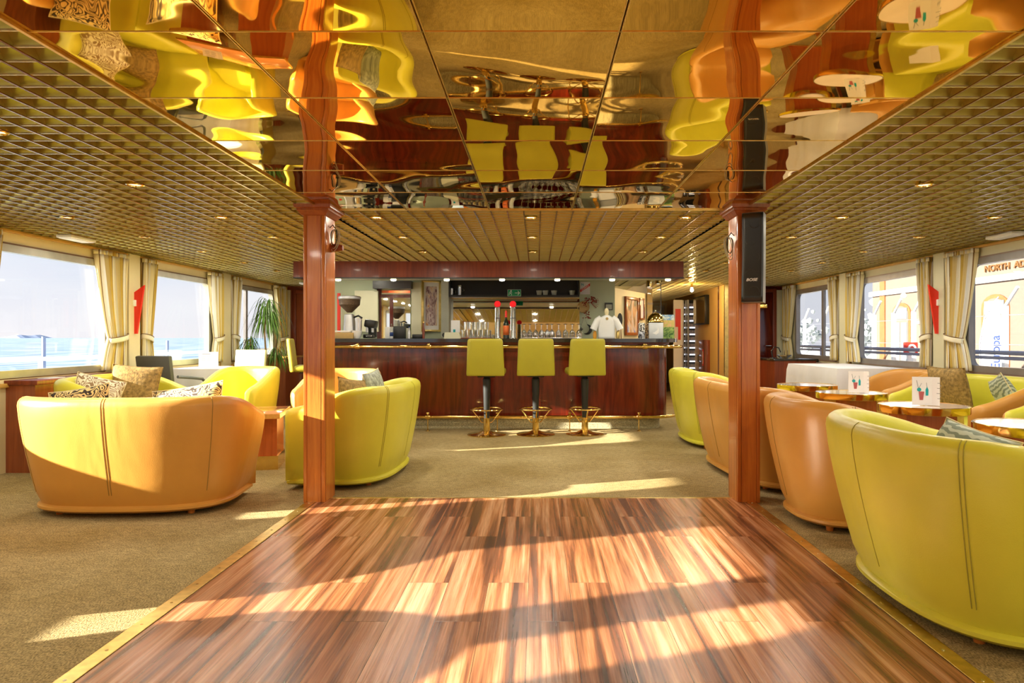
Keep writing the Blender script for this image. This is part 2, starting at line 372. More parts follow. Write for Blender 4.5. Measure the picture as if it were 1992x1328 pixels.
def tag(o, label, cat, group=None, kind=None):
    if label: o['label'] = label
    if cat: o['category'] = cat
    if group: o['group'] = group
    if kind: o['kind'] = kind
    return o
def thing(name, label, cat, loc=(0, 0, 0), rz=0, group=None):
    o = bpy.data.objects.new(name, None); o.empty_display_size = .1; COL.objects.link(o)
    o.location = loc; o.rotation_euler = (0, 0, rz); return tag(o, label, cat, group)
def struct(name, mb, mat, smooth=False):
    o = obj(name, mb, mat, smooth=smooth); o['kind'] = 'structure'; return o
def dup(root, loc, rz=None, label=None, group=None):
    r = root.copy(); COL.objects.link(r); r.location = loc
    if rz is not None: r.rotation_euler = (0, 0, rz)
    if label: r['label'] = label
    if group: r['group'] = group
    for ch in list(root.children):
        c = ch.copy(); COL.objects.link(c); c.parent = r
        for g in ch.children:
            d = g.copy(); COL.objects.link(d); d.parent = c
    return r
def text(name, body, mat, parent, loc, rot, size, ext=.001, bold=0, shear=0, align='CENTER', sx=1):
    cu = bpy.data.curves.new(name, 'FONT'); cu.body = body; cu.size = size; cu.extrude = ext; cu.offset = bold; cu.shear = shear
    cu.align_x = align; cu.align_y = 'CENTER'
    t = bpy.data.objects.new(name, cu); COL.objects.link(t)
    dg = bpy.context.evaluated_depsgraph_get(); me = bpy.data.meshes.new_from_object(t.evaluated_get(dg))
    bpy.data.objects.remove(t); me.materials.clear(); me.materials.append(mat)
    o = bpy.data.objects.new(name, me); COL.objects.link(o); o.location = loc; o.rotation_euler = rot; o.scale = (sx, 1, 1)
    if parent: o.parent = parent
    return o
def at(px, py, D): return ((px-1045)/FPX*D, D, 1.15-(py-656)/FPX*D)
FRONT = (PI/2, 0, 0)     # text standing up and facing the camera side (-Y)

# ------------------------------------------------------------------ dimensions
XL, XR, YB, YF, ZC = -4.53, 4.45, -3.0, 12.75, 2.07
MX0, MX1, MY1 = -1.53, 1.455, 5.10         # mirrored ceiling bay
ZW0, ZW1 = .83, 1.915                      # window opening

# ------------------------------------------------------------------ floor
struct('floor', MB().b2((-4.7, YB, -.12), (4.7, 18.2, 0)), M['carpet'])
dance = MB().b2((-1.535, YB+.5, 0), (1.447, 5.05, .006))
o = struct('trim_1', dance, M['dance']); o['label'] = 'wood plank dance floor inlaid in the carpet'
strip = MB(); strip.b2((-1.605, YB+.5, 0), (-1.538, 4.93, .009), .002); strip.b2((1.450, YB+.5, 0), (1.515, 4.93, .009), .002); strip.b2((-1.47, 5.052, 0), (1.40, 5.075, .008), .002)
o = struct('trim_2', strip, M['gold_satin'])
sc = MB()
for xx in (-1.572, 1.482):
    for k in range(14): sc.cyl((xx, 1.9+k*.23, .009), .006, .0015, 10)
obj('screw', sc, M['steel'], o); 

# ------------------------------------------------------------------ ceiling
o = struct('ceiling', MB().b2((-4.7, YB, ZC+.075), (4.7, 18.2, ZC+.16)), M['louvre_back'])
CE = o
P_ = .119
def louvre(name, x0, x1, y0, y1):
    mb = MB(); mb2 = MB(); mb3 = MB(); t = .003; d = .06
    n = int(round((x1-x0)/P_)); m = int(round((y1-y0)/P_))
    for i in range(n+1):
        xx = x0+(x1-x0)*i/n; mb.box((xx, (y0+y1)/2, ZC+d/2), (t, y1-y0, d)); mb2.box((xx, (y0+y1)/2, ZC-.001), (.009, y1-y0, .004))
    prof = [(-.0015, 0), (.0015, 0), (.0045, .010), (.013, .022), (.028, .040), (.05, .06), (-.05, .06), (-.028, .040), (-.013, .022), (-.0045, .010)]
    for j in range(m+1):
        yy = y0+(y1-y0)*j/m; mb.prism([(yy+a, ZC+.0015+c) for a, c in prof], x0, x1, 'YZ'); mb3.box(((x0+x1)/2, yy, ZC+.004), (x1-x0, .006, .009))
    obj(name, mb, M['louvre'], CE, smooth=30); obj('louvre_lit_edge', mb3, M['louvre_bead'], CE, smooth=False); return obj('louvre_rib', mb2, M['louvre_rib'], CE, smooth=False)
louvre('louvre_grid', XL+.03, MX0-.014, YB, YF); louvre('louvre_grid', MX1+.014, XR-.03, YB, YF); louvre('louvre_grid', MX0-.014, MX1+.014, MY1+.01, YF+.0)
louvre('louvre_grid', 1.95, 3.27, YF, 18)
# bevelled edge strips of the mirror bay
mb = MB(); mb.b2((MX0-.012, YB, ZC-.010), (MX0, MY1+.012, ZC+.05)); mb.b2((MX1, YB, ZC-.010), (MX1+.012, MY1+.012, ZC+.05)); mb.b2((MX0, MY1, ZC-.008), (MX1, MY1+.012, ZC+.05))
obj('mirror_edge_strip', mb, M['gold_satin'], CE, smooth=False)
px = [MX0, -.94, -.345, .25, .865, MX1]
ys = [MY1-.593*k for k in range(0, 14)]
for i in range(5):
    for j in range(13):
        x0, x1, y1, y0 = px[i]+.0012, px[i+1]-.0012, ys[j]-.0012, ys[j+1]+.0012
        mb = MB(); mb.box((0, 0, .006), (x1-x0, y1-y0, .012), bev=.004, seg=1)
        obj('mirror_panel', mb, M['cmirror'], CE, ((x0+x1)/2, (y0+y1)/2, ZC), smooth=False)
mb = MB()
for q in px[1:-1]: mb.b2((q-.006, ys[-1], ZC-.002), (q-.0025, MY1, ZC+.002)); mb.b2((q+.0025, ys[-1], ZC-.002), (q+.006, MY1, ZC+.002))
for q in ys[1:]: mb.b2((MX0, q-.003, ZC-.002), (MX1, q+.001, ZC+.002))
obj('joint_strip', mb, M['gold_satin'], CE, smooth=False)

# ------------------------------------------------------------------ side walls, windows
WL = [(-1.2, -.1), (.78, 2.42), (3.5, 4.32), (5.85, 7.44), (8.18, 9.79), (10.55, 12.15)]
WR = [(-1.2, .4), (1.1, 2.7), (3.4, 5.05), (5.7, 7.32), (8.08, 9.79), (10.5, 12.17)]
def rrect(y0, y1, z0, z1, r, n=6):
    pts = []
    for cy, cz, a0 in ((y1-r, z1-r, 0), (y0+r, z1-r, PI/2), (y0+r, z0+r, PI), (y1-r, z0+r, 1.5*PI)):
        for k in range(n+1):
            a = a0+k/n*PI/2; pts.append((cy+r*math.cos(a), cz+r*math.sin(a)))
    return pts
def ring_x(mb, out, inn, x0, x1):
    n = len(out); V = []
    for pl, xx in ((out, x0), (inn, x0), (inn, x1), (out, x1)): V.append([mb.bm.verts.new((xx, a, b)) for a, b in pl])
    for q in range(4):
        A, B = V[q], V[(q+1) % 4]
        for i in range(n): mb.bm.faces.new((A[i], A[(i+1) % n], B[(i+1) % n], B[i]))
wi = [0]
def side(sg, X, wins, wallname, mwall):
    mb = MB(); xo = X+sg*.06
    def B(y0, y1, z0, z1): mb.b2((min(X, xo), y0, z0), (max(X, xo), y1, z1))
    B(YB, YF+.1, 0, ZW0); B(YB, YF+.1, ZW1, ZC+.1)
    prev = YB
    for y0, y1 in wins: B(prev, y0, ZW0, ZW1); prev = y1
    B(prev, YF+.1, ZW0, ZW1)
    struct(wallname, mb, mwall)
    for k, (y0, y1) in enumerate(wins):
        wi[0] += 1
        root = bpy.data.objects.new('window_%d' % wi[0], None); COL.objects.link(root); root['kind'] = 'structure'; root.location = (X, (y0+y1)/2, ZW0)
        h = (y1-y0)/2; Hh = ZW1-ZW0
        f = MB(); ring_x(f, rrect(-h-.03, h+.03, -.03, Hh+.03, .10), rrect(-h+.035, h-.035, .035, Hh-.035, .085), -sg*.018, sg*.05)
        obj('window_frame', f, M['frame_g'] if sg > 0 else M['frame_l'], root)
        f = MB(); ring_x(f, rrect(-h-.045, h+.045, -.045, Hh+.045, .11), rrect(-h-.025, h+.025, -.025, Hh+.025, .10), -sg*.014, sg*.0)
        obj('window_surround', f, M['frame_b'] if sg > 0 else M['groove'], root)
        g = MB(); g.box((sg*.03, 0, Hh/2), (.006, 2*h-.05, Hh-.05)); obj('window_pane', g, M['glass_r'] if sg > 0 else M['glass'], root, smooth=False)
        if k == len(wins)-1:
            yy = (11.08-(y0+y1)/2)
            g = MB(); g.box((sg*.025, yy, Hh/2), (.04, .07, Hh-.04)); obj('window_mullion', g, M['frame_g'], root, smooth=False)
        if k >= 0:
            s_ = MB(); s_.b2((-sg*.05 if sg > 0 else 0, -h-.1, -.105), (0 if sg > 0 else -sg*.05, h+.1, -.07), .004); obj('window_sill', s_, M['frame_b'] if sg > 0 else M['goldtrim'], root)
side(-1, XL, WL, 'wall_left', M['cream']); side(1, XR, WR, 'wall_right', M['cream2'])
# pillars between the windows, cornice
PLL = [(.2, .46), (2.95, 3.25), (5.38, 5.58), (7.77, 7.99), (10.1, 10.36)]; PRR = [(.6, .9), (2.95, 3.2), (5.25, 5.5), (7.66, 7.87), (10.10, 10.32)]
ti = 3
for sg, X, PL, mt in ((-1, XL, PLL, M['cream']), (1, XR, PRR, M['cream2'])):
    for y0, y1 in PL:
        mb = MB(); mb.b2((min(X, X-sg*.06), y0, 0), (max(X, X-sg*.06), y1, ZC), .004)
        o = struct('trim_%d' % ti, mb, mt); ti += 1
        mb = MB()
        for yy in (y0-.045, y1+.045): mb.b2((min(X, X-sg*.012), yy-.016, 0), (max(X, X-sg*.012), yy+.016, ZC))
        obj('edge_strip', mb, M['groove'], o, smooth=False)
        mb = MB()
        for yy in (y0-.02, y1+.02): mb.b2((min(X, X-sg*.03), yy-.008, 0), (max(X, X-sg*.03), yy+.008, ZC))
        obj('edge_strip', mb, M['goldtrim'], o, smooth=False)
    mb = MB(); mb.b2((min(X, X-sg*.05), YB, ZC-.025), (max(X, X-sg*.05), YF, ZC+.0), .006)
    mb2 = MB(); mb2.b2((min(X, X-sg*.02), YB, ZW1+.066), (max(X, X-sg*.02), YF, ZW1+.085))
    struct('trim_%d' % ti, mb, M['goldtrim']); ti += 1
# rear wall behind the camera
mb = MB(); mb.b2((-4.7, YB-.1, 0), (4.7, YB, .6)); mb.b2((-4.7, YB-.1, 1.97), (4.7, YB, ZC+.1))
for q in (-4.6, 4.6): mb.b2((q-.12, YB-.1, .6), (q+.12, YB, 1.97))
mb.b2((-1.9, YB-.1, .6), (1.9, YB, 1.97))
struct('wall_back', mb, M['cream'])

# curtains
def curtain(sg, X, ypil, ywin, label, tie=True, z0=.81, z1=2.0):
    root = thing('curtain', label, 'curtain', (X-sg*.075, ypil, 0), 0, 'striped window curtains')
    w = ywin-ypil
    def wid(z):
        t = (z-z0)/(z1-z0); tt = .27
        if t > tt: k = (t-tt)/(1-tt); return .58+.42*k**.8
        k = (tt-t)/tt; return .58+.26*k**.7
    ph = R.uniform(0, 6)
    def f(u, v):
        z = z0+(z1-z0)*v; ww = wid(z); folds = 6+abs(w)*3
        ax = .026*(.6+.8*v)*math.sin(2*PI*folds*u+ph+.6*math.sin(3*v))+.010*math.sin(2*PI*folds*2.3*u+ph*2)
        yy = w*(ww*u)+.006*math.cos(2*PI*folds*2*u)
        return (-sg*(ax-.01), yy, z)
    mb = MB(); mb.grid(f, 90, 26, uv=True); obj('curtain_fabric', mb, M['curtain'], root, thick=.003, smooth=80)
    zt = z0+(z1-z0)*.27
    mb = MB(); n = 20
    V = []
    for i in range(n+1):
        a = 2*PI*i/n; yc = w*.29+w*.31*math.cos(a); xc = -sg*(.05*math.sin(a)); zz = zt-.035*math.cos(a-PI)*1.2
        zz = zt+.05*(1-(math.cos(a)+1)/2)-.02
        V.append((xc, yc, zz))
    for hz, m_, nme in ((.0, M['curtain_tie'], 'tieback'),):
        g = MB(); 
        g.grid(lambda u, v: (V[int(round(u*n)) % n][0]*1.12, V[int(round(u*n)) % n][1], V[int(round(u*n)) % n][2]+.055*(v-.5)), n+1, 4)
        obj(nme, g, m_, root, thick=.004, smooth=80)
        g = MB(); g.tube([(p[0]*1.2, p[1], p[2]+.03) for p in V[:-1]], .004, 6, True); obj('tieback_piping', g, M['groove'], root)
    # pleated heading
    g = MB(); g.grid(lambda u, v: (-sg*(.03*math.sin(2*PI*(7+abs(w)*3)*u+ph)-.01), w*(u*1.06-.03), z1-.0+.045*v), 80, 3, uv=True); obj('curtain_heading', g, M['curtain'], root, thick=.003, smooth=80)
M['curtain_tie'] = plain('cream_tieback_fabric', (.85, .80, .62), .8)
curtain(-1, XL, 7.70, 7.20, 'striped cream and gold curtain left of the red wedge on the left wall')
curtain(-1, XL, 8.03, 8.30, 'narrow striped curtain just behind the red wedge on the left wall')
curtain(-1, XL, 10.05, 9.68, 'striped curtain behind the menu card on the left white table')
curtain(-1, XL, 10.42, 10.66, 'sliver of striped curtain at the near side of the window behind the plant')
curtain(-1, XL, 12.62, 12.08, 'striped curtain in the far left corner right of the plant')
curtain(1, XR, 7.60, 7.10, 'large striped curtain left of the near right window')
curtain(1, XR, 7.92, 8.16, 'narrow striped curtain left of the red wedge on the right wall')
curtain(1, XR, 10.05, 9.60, 'striped curtain at the far side of the middle right window')
curtain(1, XR, 10.38, 10.64, 'sliver of curtain at the near side of the far right window')
curtain(1, XR, 12.64, 12.12, 'striped curtain in the far right corner beside the dark door')
curtain(-1, XL, 5.62, 5.90, 'striped curtain at the near end of the first left window')
mb = MB(); mb.grid(lambda u, v: (.02*math.sin(u*30), .32*u, 1.2*v), 40, 4, uv=True)
tag(obj('shading_curtain', mb, M['curtain'], None, (XL+.08, 1.18, .81), thick=.003, smooth=80), 'unseen straight striped curtain added beside the camera to shade the floor', 'curtain')  # unseen curtain added to throw a shade band across the dance floor

# red emergency wedges
for sg, X, yy, lb in ((-1, XL+.06, 7.88, 'red wedge sign jutting from the left window pillar'), (1, XR-.06, 7.77, 'red wedge sign jutting from the right window pillar')):
    r = thing('wedge_sign', lb, 'sign', (X, yy, 1.15))
    mb = MB(); mb.prism([(0, .50), (-sg*.11, .58), (-sg*.03, .04), (0, .04)], -.012, .012, 'XZ'); obj('sign_board', mb, M['red'], r, smooth=False)
    mb = MB(); mb.box((0, -.02, .38), (.05, .03, .07), bev=.006); obj('bracket', mb, M['white'], r)

# ------------------------------------------------------------------ back partitions, corridor
mb = MB(); mb.b2((XL-.1, YF, 0), (-1.9, YF+.1, ZC+.1)); struct('wall_far_left', mb, M['door'])
mb = MB(); mb.b2((3.27, YF, 0), (XR+.1, YF+.1, ZC+.1)); struct('wall_far_right', mb, M['mahog'])
def door(name, x0, x1, y, z1, mat, fr, hx):
    r = bpy.data.objects.new(name, None); COL.objects.link(r); r['kind'] = 'structure'; r.location = ((x0+x1)/2, y, 0); w = (x1-x0)/2
    mb = MB(); mb.b2((-w, -.03, .01), (w, 0, z1), .003); obj('door_leaf', mb, mat, r)
    mb = MB(); mb.b2((-w-.07, -.045, 0), (-w-.004, 0, z1+.07), .004); mb.b2((w+.004, -.045, 0), (w+.07, 0, z1+.07), .004); mb.b2((-w-.004, -.045, z1+.004), (w+.004, 0, z1+.07), .004); obj('door_frame', mb, fr, r)
    mb = MB(); mb.tube([(hx*w, -.03, 1.0), (hx*w, -.08, 1.0), (hx*(w-.11), -.08, 1.0)], .009); obj('door_handle', mb, M['steel'], r)
door('door_1', -4.32, -3.5, YF, 1.93, M['cabinet'], M['mahog2'], .9)
door('door_2', 3.55, 4.22, YF, 1.95, M['mahog'], M['mahog2'], .88)
mb = MB(); mb.b2((XL, YF-.03, .1), (XL+.10, YF, 2.0), .004); o = struct('trim_30', mb, M['cream'])
mb = MB(); mb.b2((XR-.22, YF-.03, .1), (XR, YF, 2.0), .004); o = struct('trim_31', mb, M['cream2'])
# corridor on the right
struct('wall_corridor', MB().b2((3.27, YF+.1, 0), (3.37, 14.7, ZC+.07)).b2((3.27, 12.2, 0), (3.37, YF, ZC)), M['beige'])
struct('wall_corridor_left', MB().b2((1.86, 12.0, 0), (1.95, 18, ZC+.07)), M['beige'])
struct('wall_far', MB().b2((1.9, 18, 0), (4.6, 18.1, ZC+.07)), M['beige'])
struct('wall_corridor_far', MB().b2((3.5, 14.7, 0), (4.6, 18, ZC+.07)), M['beige'])
mb = MB(); mb.b2((3.21, 12.14, 0), (3.27, 12.2, ZC)); struct('trim_32', mb, M['gold_satin'])
r = thing('wall_monitor', 'black framed screen hanging on the beige corridor wall', 'screen', (3.27, 14.0, 1.4))
mb = MB(); mb.b2((-.08, -.52, 0), (0, .50, .56), .006); obj('casing', mb, M['black'], r)
mb = MB(); mb.b2((-.084, -.48, .03), (-.079, .46, .53)); obj('screen_glass', mb, M['screen'], r, smooth=False)
r = thing('fire_hose_cabinet', 'brown cabinet door with red label on the beige corridor wall', 'cabinet', (3.27, 13.75, .1))
mb = MB(); mb.b2((-.06, -.33, 0), (0, .33, 1.0), .004); obj('cabinet_body', mb, M['cabinet'], r)
mb = MB(); mb.b2((-.064, -.06, .5), (-.06, .04, .82)); obj('red_label', mb, M['red'], r, smooth=False)
mb = MB(); mb.b2((-.066, -.03, .54), (-.064, .01, .78)); obj('label_text', mb, M['paper'], r, smooth=False)
mb = MB(); mb.tube([(-.06, .22, .56), (-.1, .22, .58), (-.1, .22, .7), (-.06, .22, .72)], .008); obj('handle', mb, M['black'], r)
# drinks fridges, lit shelves
def fridge(px0, px1, D, label):
    x0, x1 = (px0-1045)/FPX*D, (px1-1045)/FPX*D
    r = thing('drinks_fridge', label, 'fridge', ((x0+x1)/2, D, 0)); w = (x1-x0)/2
    mb = MB(); mb.b2((-w, .02, 0), (w, .5, 1.93)); obj('fridge_body', mb, M['blackm'], r, smooth=False)
    mb = MB(); mb.b2((-w, -.02, 0), (-w+.03, .02, 1.93)); mb.b2((w-.03, -.02, 0), (w, .02, 1.93)); obj('door_frame', mb, M['alu'], r, smooth=False)
    for k in range(12):
        mb = MB(); mb.b2((-w+.05, -.01, .22+k*.14), (w-.04, .02, .245+k*.14)); obj('lit_shelf_strip', mb, M['shelf_light'], r, smooth=False)
    c0 = obj('can', MB().cyl((0, 0, 0), .013, .07, 10), M['canmix'], r, (-w+.055, .0, .247))
    for k in range(12):
        for q in range(2 if w < .07 else 4):
            if k+q == 0: continue
            c = c0.copy(); COL.objects.link(c); c.parent = r; c.location = (-w+.055+q*.032, 0, .247+k*.14)
M['shelf_light'] = emit('shelf_light', (.85, .85, 1.0), 2.0)
M['canmix'] = m_paint('can_colours', [(.3, (.5, .02, .03)), (.45, (.6, .6, .65)), (.6, (.1, .1, .35)), (.7, (.7, .3, .1))], 14)
fridge(1327, 1336, 14.9, 'narrow drinks fridge with lit shelves beside the far doorway'); fridge(1337, 1356, 14.75, 'wide drinks fridge with lit shelves beside the beige wall')
door('door_3', 2.95, 3.2, 17.9, 1.95, M['white'], M['cream'], .8)
r = thing('folding_screen', 'narrow white panel with a red upper part right of the bar end', 'panel', (2.82, 14.2, 0))
mb = MB(); mb.b2((-.09, 0, 0), (.09, .04, 1.9)); obj('panel_board', mb, M['paper'], r, smooth=False)
mb = MB(); mb.b2((-.055, -.012, 1.36), (.05, 0, 1.72)); mb.b2((.0, -.012, 1.1), (.05, 0, 1.36)); obj('red_panel', mb, M['red'], r, smooth=False)
mb = MB(); mb.box((0, 0, 0), (.22, .12, .05), bev=.01); o = obj('emergency_light', mb, M['bulbw'], None, (2.05, 13.5, 2.03)); tag(o, 'white ceiling light fitting in the corridor', 'light')
ld = bpy.data.lights.new('corridor_bulb', 'POINT'); ld.energy = 28; ld.color = (1, .66, .28); ld.shadow_soft_size = .04
r = thing('spot_bulb', 'bare glowing bulb under the corridor ceiling', 'light', (2.66, 12.2, 1.96)); lo = bpy.data.objects.new('bulb_light', ld); COL.objects.link(lo); lo.parent = r; lo.location = (0, 0, -.09)
mb = MB(); mb.lathe([(.0, -.035), (.025, -.02), (.032, 0), (.022, .03), (.015, .06)], n=16); obj('glass_bulb', mb, M['bulbw'], r)
mb = MB(); mb.cyl((0, 0, .05), .02, .06); obj('socket', mb, M['gold'], r)
dr = thing('fire_alarm_plate', 'small red and white label at the top of the far right curtain', 'sign', (4.40, 12.3, 1.92)); mb = MB(); mb.b2((-.01, -.05, 0), (0, .05, .14)); obj('plate', mb, M['red'], dr, smooth=False); mb = MB(); mb.b2((-.013, -.03, .03), (-.011, .03, .06)); obj('plate_mark', mb, M['paper'], dr, smooth=False)

# ------------------------------------------------------------------ the two wooden pillars
def pillar(x0, x1, y0, y1, label):
    r = thing('wooden_pillar', label, 'pillar', ((x0+x1)/2, (y0+y1)/2, 0)); w, d = (x1-x0)/2, (y1-y0)/2
    mb = MB(); mb.b2((-w+.006, -d+.006, 0), (w-.006, d-.006, ZC)); obj('shaft', mb, M['pillar2'], r, smooth=False)
    for sx in (-1, 1):
        for sy in (-1, 1):
            mb = MB(); cx, cy = sx*(w-.013), sy*(d-.013); mb.box((cx, cy, (ZC-.06)/2), (.026, .026, ZC-.06), bev=.004); obj('corner_moulding', mb, M['pillar'], r)
    for a, b in ((-1, 0), (1, 0), (0, -1), (0, 1)):
        mb = MB()
        if a: mb.box((a*(w-.002), 0, 1.0), (.006, 2*d-.055, 2.0))
        else: mb.box((0, b*(d-.002), 1.0), (2*w-.055, .006, 2.0))
        obj('face_panel', mb, M['pillar'], r, smooth=False)
    prof = [(0, -.075), (.012, -.07), (.03, -.045), (.036, -.04), (.036, -.028), (.05, -.022), (.055, 0)]
    mb = MB(); rings = []
    for o_, z in prof: rings.append([mb.bm.verts.new((sx*(w+o_), sy*(d+o_), ZC+z)) for sx, sy in ((-1, -1), (1, -1), (1, 1), (-1, 1))])
    for A, B in zip(rings, rings[1:]):
        for i in range(4): mb.bm.faces.new((A[i], A[(i+1) % 4], B[(i+1) % 4], B[i]))
    mb.bm.faces.new(rings[0][::-1]); mb.bm.faces.new(rings[-1]); obj('capital', mb, M['pillar2'], r, smooth=False)
    return r
pillar(-1.626, -1.476, 4.93, 5.18, 'orange cherry wood pillar on the left of the dance floor')
pillar(1.393, 1.55, 4.93, 5.168, 'orange cherry wood pillar on the right carrying the black loudspeaker')

# loudspeaker
r = thing('loudspeaker', 'tall black column loudspeaker on the right wooden pillar', 'loudspeaker', (1.475, 4.835, 1.385), math.radians(-27))
r.rotation_euler = (math.radians(-2), 0, math.radians(-27))
mb = MB()
def spf(u, v):
    z = .61*v; bow = .018*math.sin(PI*v)
    pts = [(-.07, -.055+bow), (.07, -.055+bow), (.07, .05), (-.07, .05)]
    i = u*4; k = int(i) % 4; q = i-int(i); a, b = pts[k], pts[(k+1) % 4]
    return (a[0]+(b[0]-a[0])*q, a[1]+(b[1]-a[1])*q, z)
V = mb.grid(spf, 4, 14, closed_u=True); mb.bm.faces.new([V[i][0] for i in range(4)][::-1]); mb.bm.faces.new([V[i][-1] for i in range(4)])
obj('cabinet', mb, M['grey'], r, smooth=False)
mb = MB(); mb.grid(lambda u, v: (-.0705+.141*u, -.0585+.018*math.sin(PI*v)-.004*math.sin(PI*u), .004+.602*v), 8, 16); obj('grille', mb, M['black'], r, thick=.004)
for k in range(5):
    v = .12+k*.19; mb = MB(); mb.torus((.012*(-1)**k, -.062+.018*math.sin(PI*v), .61*v), .034, .0022, axis='Y'); obj('driver_ring', mb, M['blackm'], r)
text('brand_lettering', 'BOSE', M['white'], r, (-.005, -.064+.018*math.sin(PI*.22), .61*.25), FRONT, .026, .0008, .0006, .25, sx=1.2)
mb = MB(); mb.b2((-.03, .05, .04), (.03, .10, .07)); mb.b2((-.03, .05, .5), (.03, .10, .53)); obj('wall_bracket', mb, M['blackm'], r, smooth=False)
o = obj('brass_plate', MB().b2((0, -.004, -.012), (.07, .004, .012), .002), M['gold'], None, (1.55, 5.0, 1.37)); tag(o, 'small brass tab on the right pillar under the loudspeaker', 'bracket')
# cable loops
def cable(cx, cy, cz, label, sgn=1):
    r = thing('cable_coil', label, 'cable', (cx, cy, cz))
    for k in range(3):
        mb = MB(); a0 = .9*k; pts = []
        for i in range(26):
            a = 2*PI*i/25; pts.append((sgn*(-.005-.035*(1-math.cos(a)*.9)*(.7+.25*k/2)), .01*math.sin(a*2+a0), -.055*(1+.25*k)*math.sin(a+a0*.25)-.01*k))
        mb.tube(pts, .0032, 6); obj('cable_loop', mb, M['greypan' if k else 'black'], r)
    mb = MB(); mb.tube([(0, 0, .07), (sgn*-.02, 0, .09), (sgn*-.05, 0, .05), (sgn*-.045, .01, 0)], .004, 6); obj('cable_end', mb, M['black'], r)
cable(1.393, 5.02, 1.80, 'coil of loose cable on the left side of the right pillar')
cable(-1.476, 5.05, 1.86, 'short loop of cable on the right side of the left pillar', -1)
r = thing('pipe_stub', 'short dark red pipe stub on the left pillar below its capital', 'fitting', (-1.476, 5.08, 1.79)); mb = MB(); mb.lathe([(.03, 0), (.028, .05), (.02, .085)], n=16, axis='X'); obj('stub', mb, M['mahog2'], r)
mb = MB(); mb.lathe([(.034, 0), (.034, .006)], n=16, axis='X'); obj('flange', mb, M['pillar2'], r)

# ------------------------------------------------------------------ bar counter
BX0, BX1, BY = -2.72, 1.66, 8.86
def bar_outline(x0, x1, y0, y1, r, n=10):
    pts = [(x0, y1), (x0, y0)]
    for k in range(n+1):
        a = -PI/2+k/n*PI/2; pts.append((x1-r+r*math.cos(a), y0+r+r*math.sin(a)))
    pts.append((x1, y1)); return pts
r = thing('bar_counter', 'long mahogany bar counter with a dark top behind the stools', 'bar', (0, 0, 0)); BAR = r
mb = MB(); mb.prism(bar_outline(BX0, BX1, BY, 9.42, .28), .155, 1.085, 'XY'); obj('counter_front', mb, M['mahog'], r, smooth=40)
mb = MB(); mb.prism(bar_outline(BX0-.02, BX1+.12, BY-.14, 9.5, .33), 1.09, 1.135, 'XY'); obj('counter_top', mb, M['dark'], r, smooth=40)
mb = MB(); mb.prism(bar_outline(BX0-.01, BX1+.03, BY-.05, 9.46, .3), 1.062, 1.09, 'XY'); obj('top_moulding', mb, M['mahog2'], r, smooth=40)
mb = MB(); mb.prism(bar_outline(BX0+.05, BX1-.08, BY+.08, 9.4, .24), 0, .155, 'XY'); obj('kick_plinth', mb, M['terrazzo'], r, smooth=40)
def rail(z, rad, name, off, xend, posts, legs):
    mb = MB(); pts = [(BX0, BY-off, z)]+[(x_, BY-off, z) for x_ in (-1, 0, 1)]
    for k in range(9):
        a = -PI/2+k/8*PI/2*.9; pts.append((xend-.35+.35*math.cos(a), BY-off+.35+.35*math.sin(a), z))
    mb.tube(pts, rad, 12); o = obj(name, mb, M['gold'], r)
    for p in posts:
        mb = MB(); mb.lathe([(rad*1.45, -.03), (rad*1.6, 0), (rad*1.45, .03)], (p, BY-off, z), 14, 'X')
        if legs:
            mb.cyl((p, BY-off, 0), .006, z); mb.lathe([(.028, 0), (.026, .006), (.008, .012)], (p, BY-off, 0), 16); mb.lathe([(.006, 0), (.01, .02), (.022, .03), (.020, .042), (0, .05)], (p, BY-off, z+rad-.005), 16)
        else:
            mb.cyl((p, BY-off, z), .010, off, 10, 'Y'); mb.lathe([(0, .028), (.02, .02), (.024, 0), (.02, -.02)], (p, BY-off-.004, z+rad*.9), 14)
        obj('rail_bracket', mb, M['gold'], r)
rail(1.035, .021, 'hand_rail', .16, BX1+.17, [-2.2, -1.33, .57-.02, 1.32], False)
rail(.172, .020, 'foot_rail', .14, BX1+.10, [-2.0, -1.345, -.49, .40, 1.25], True)

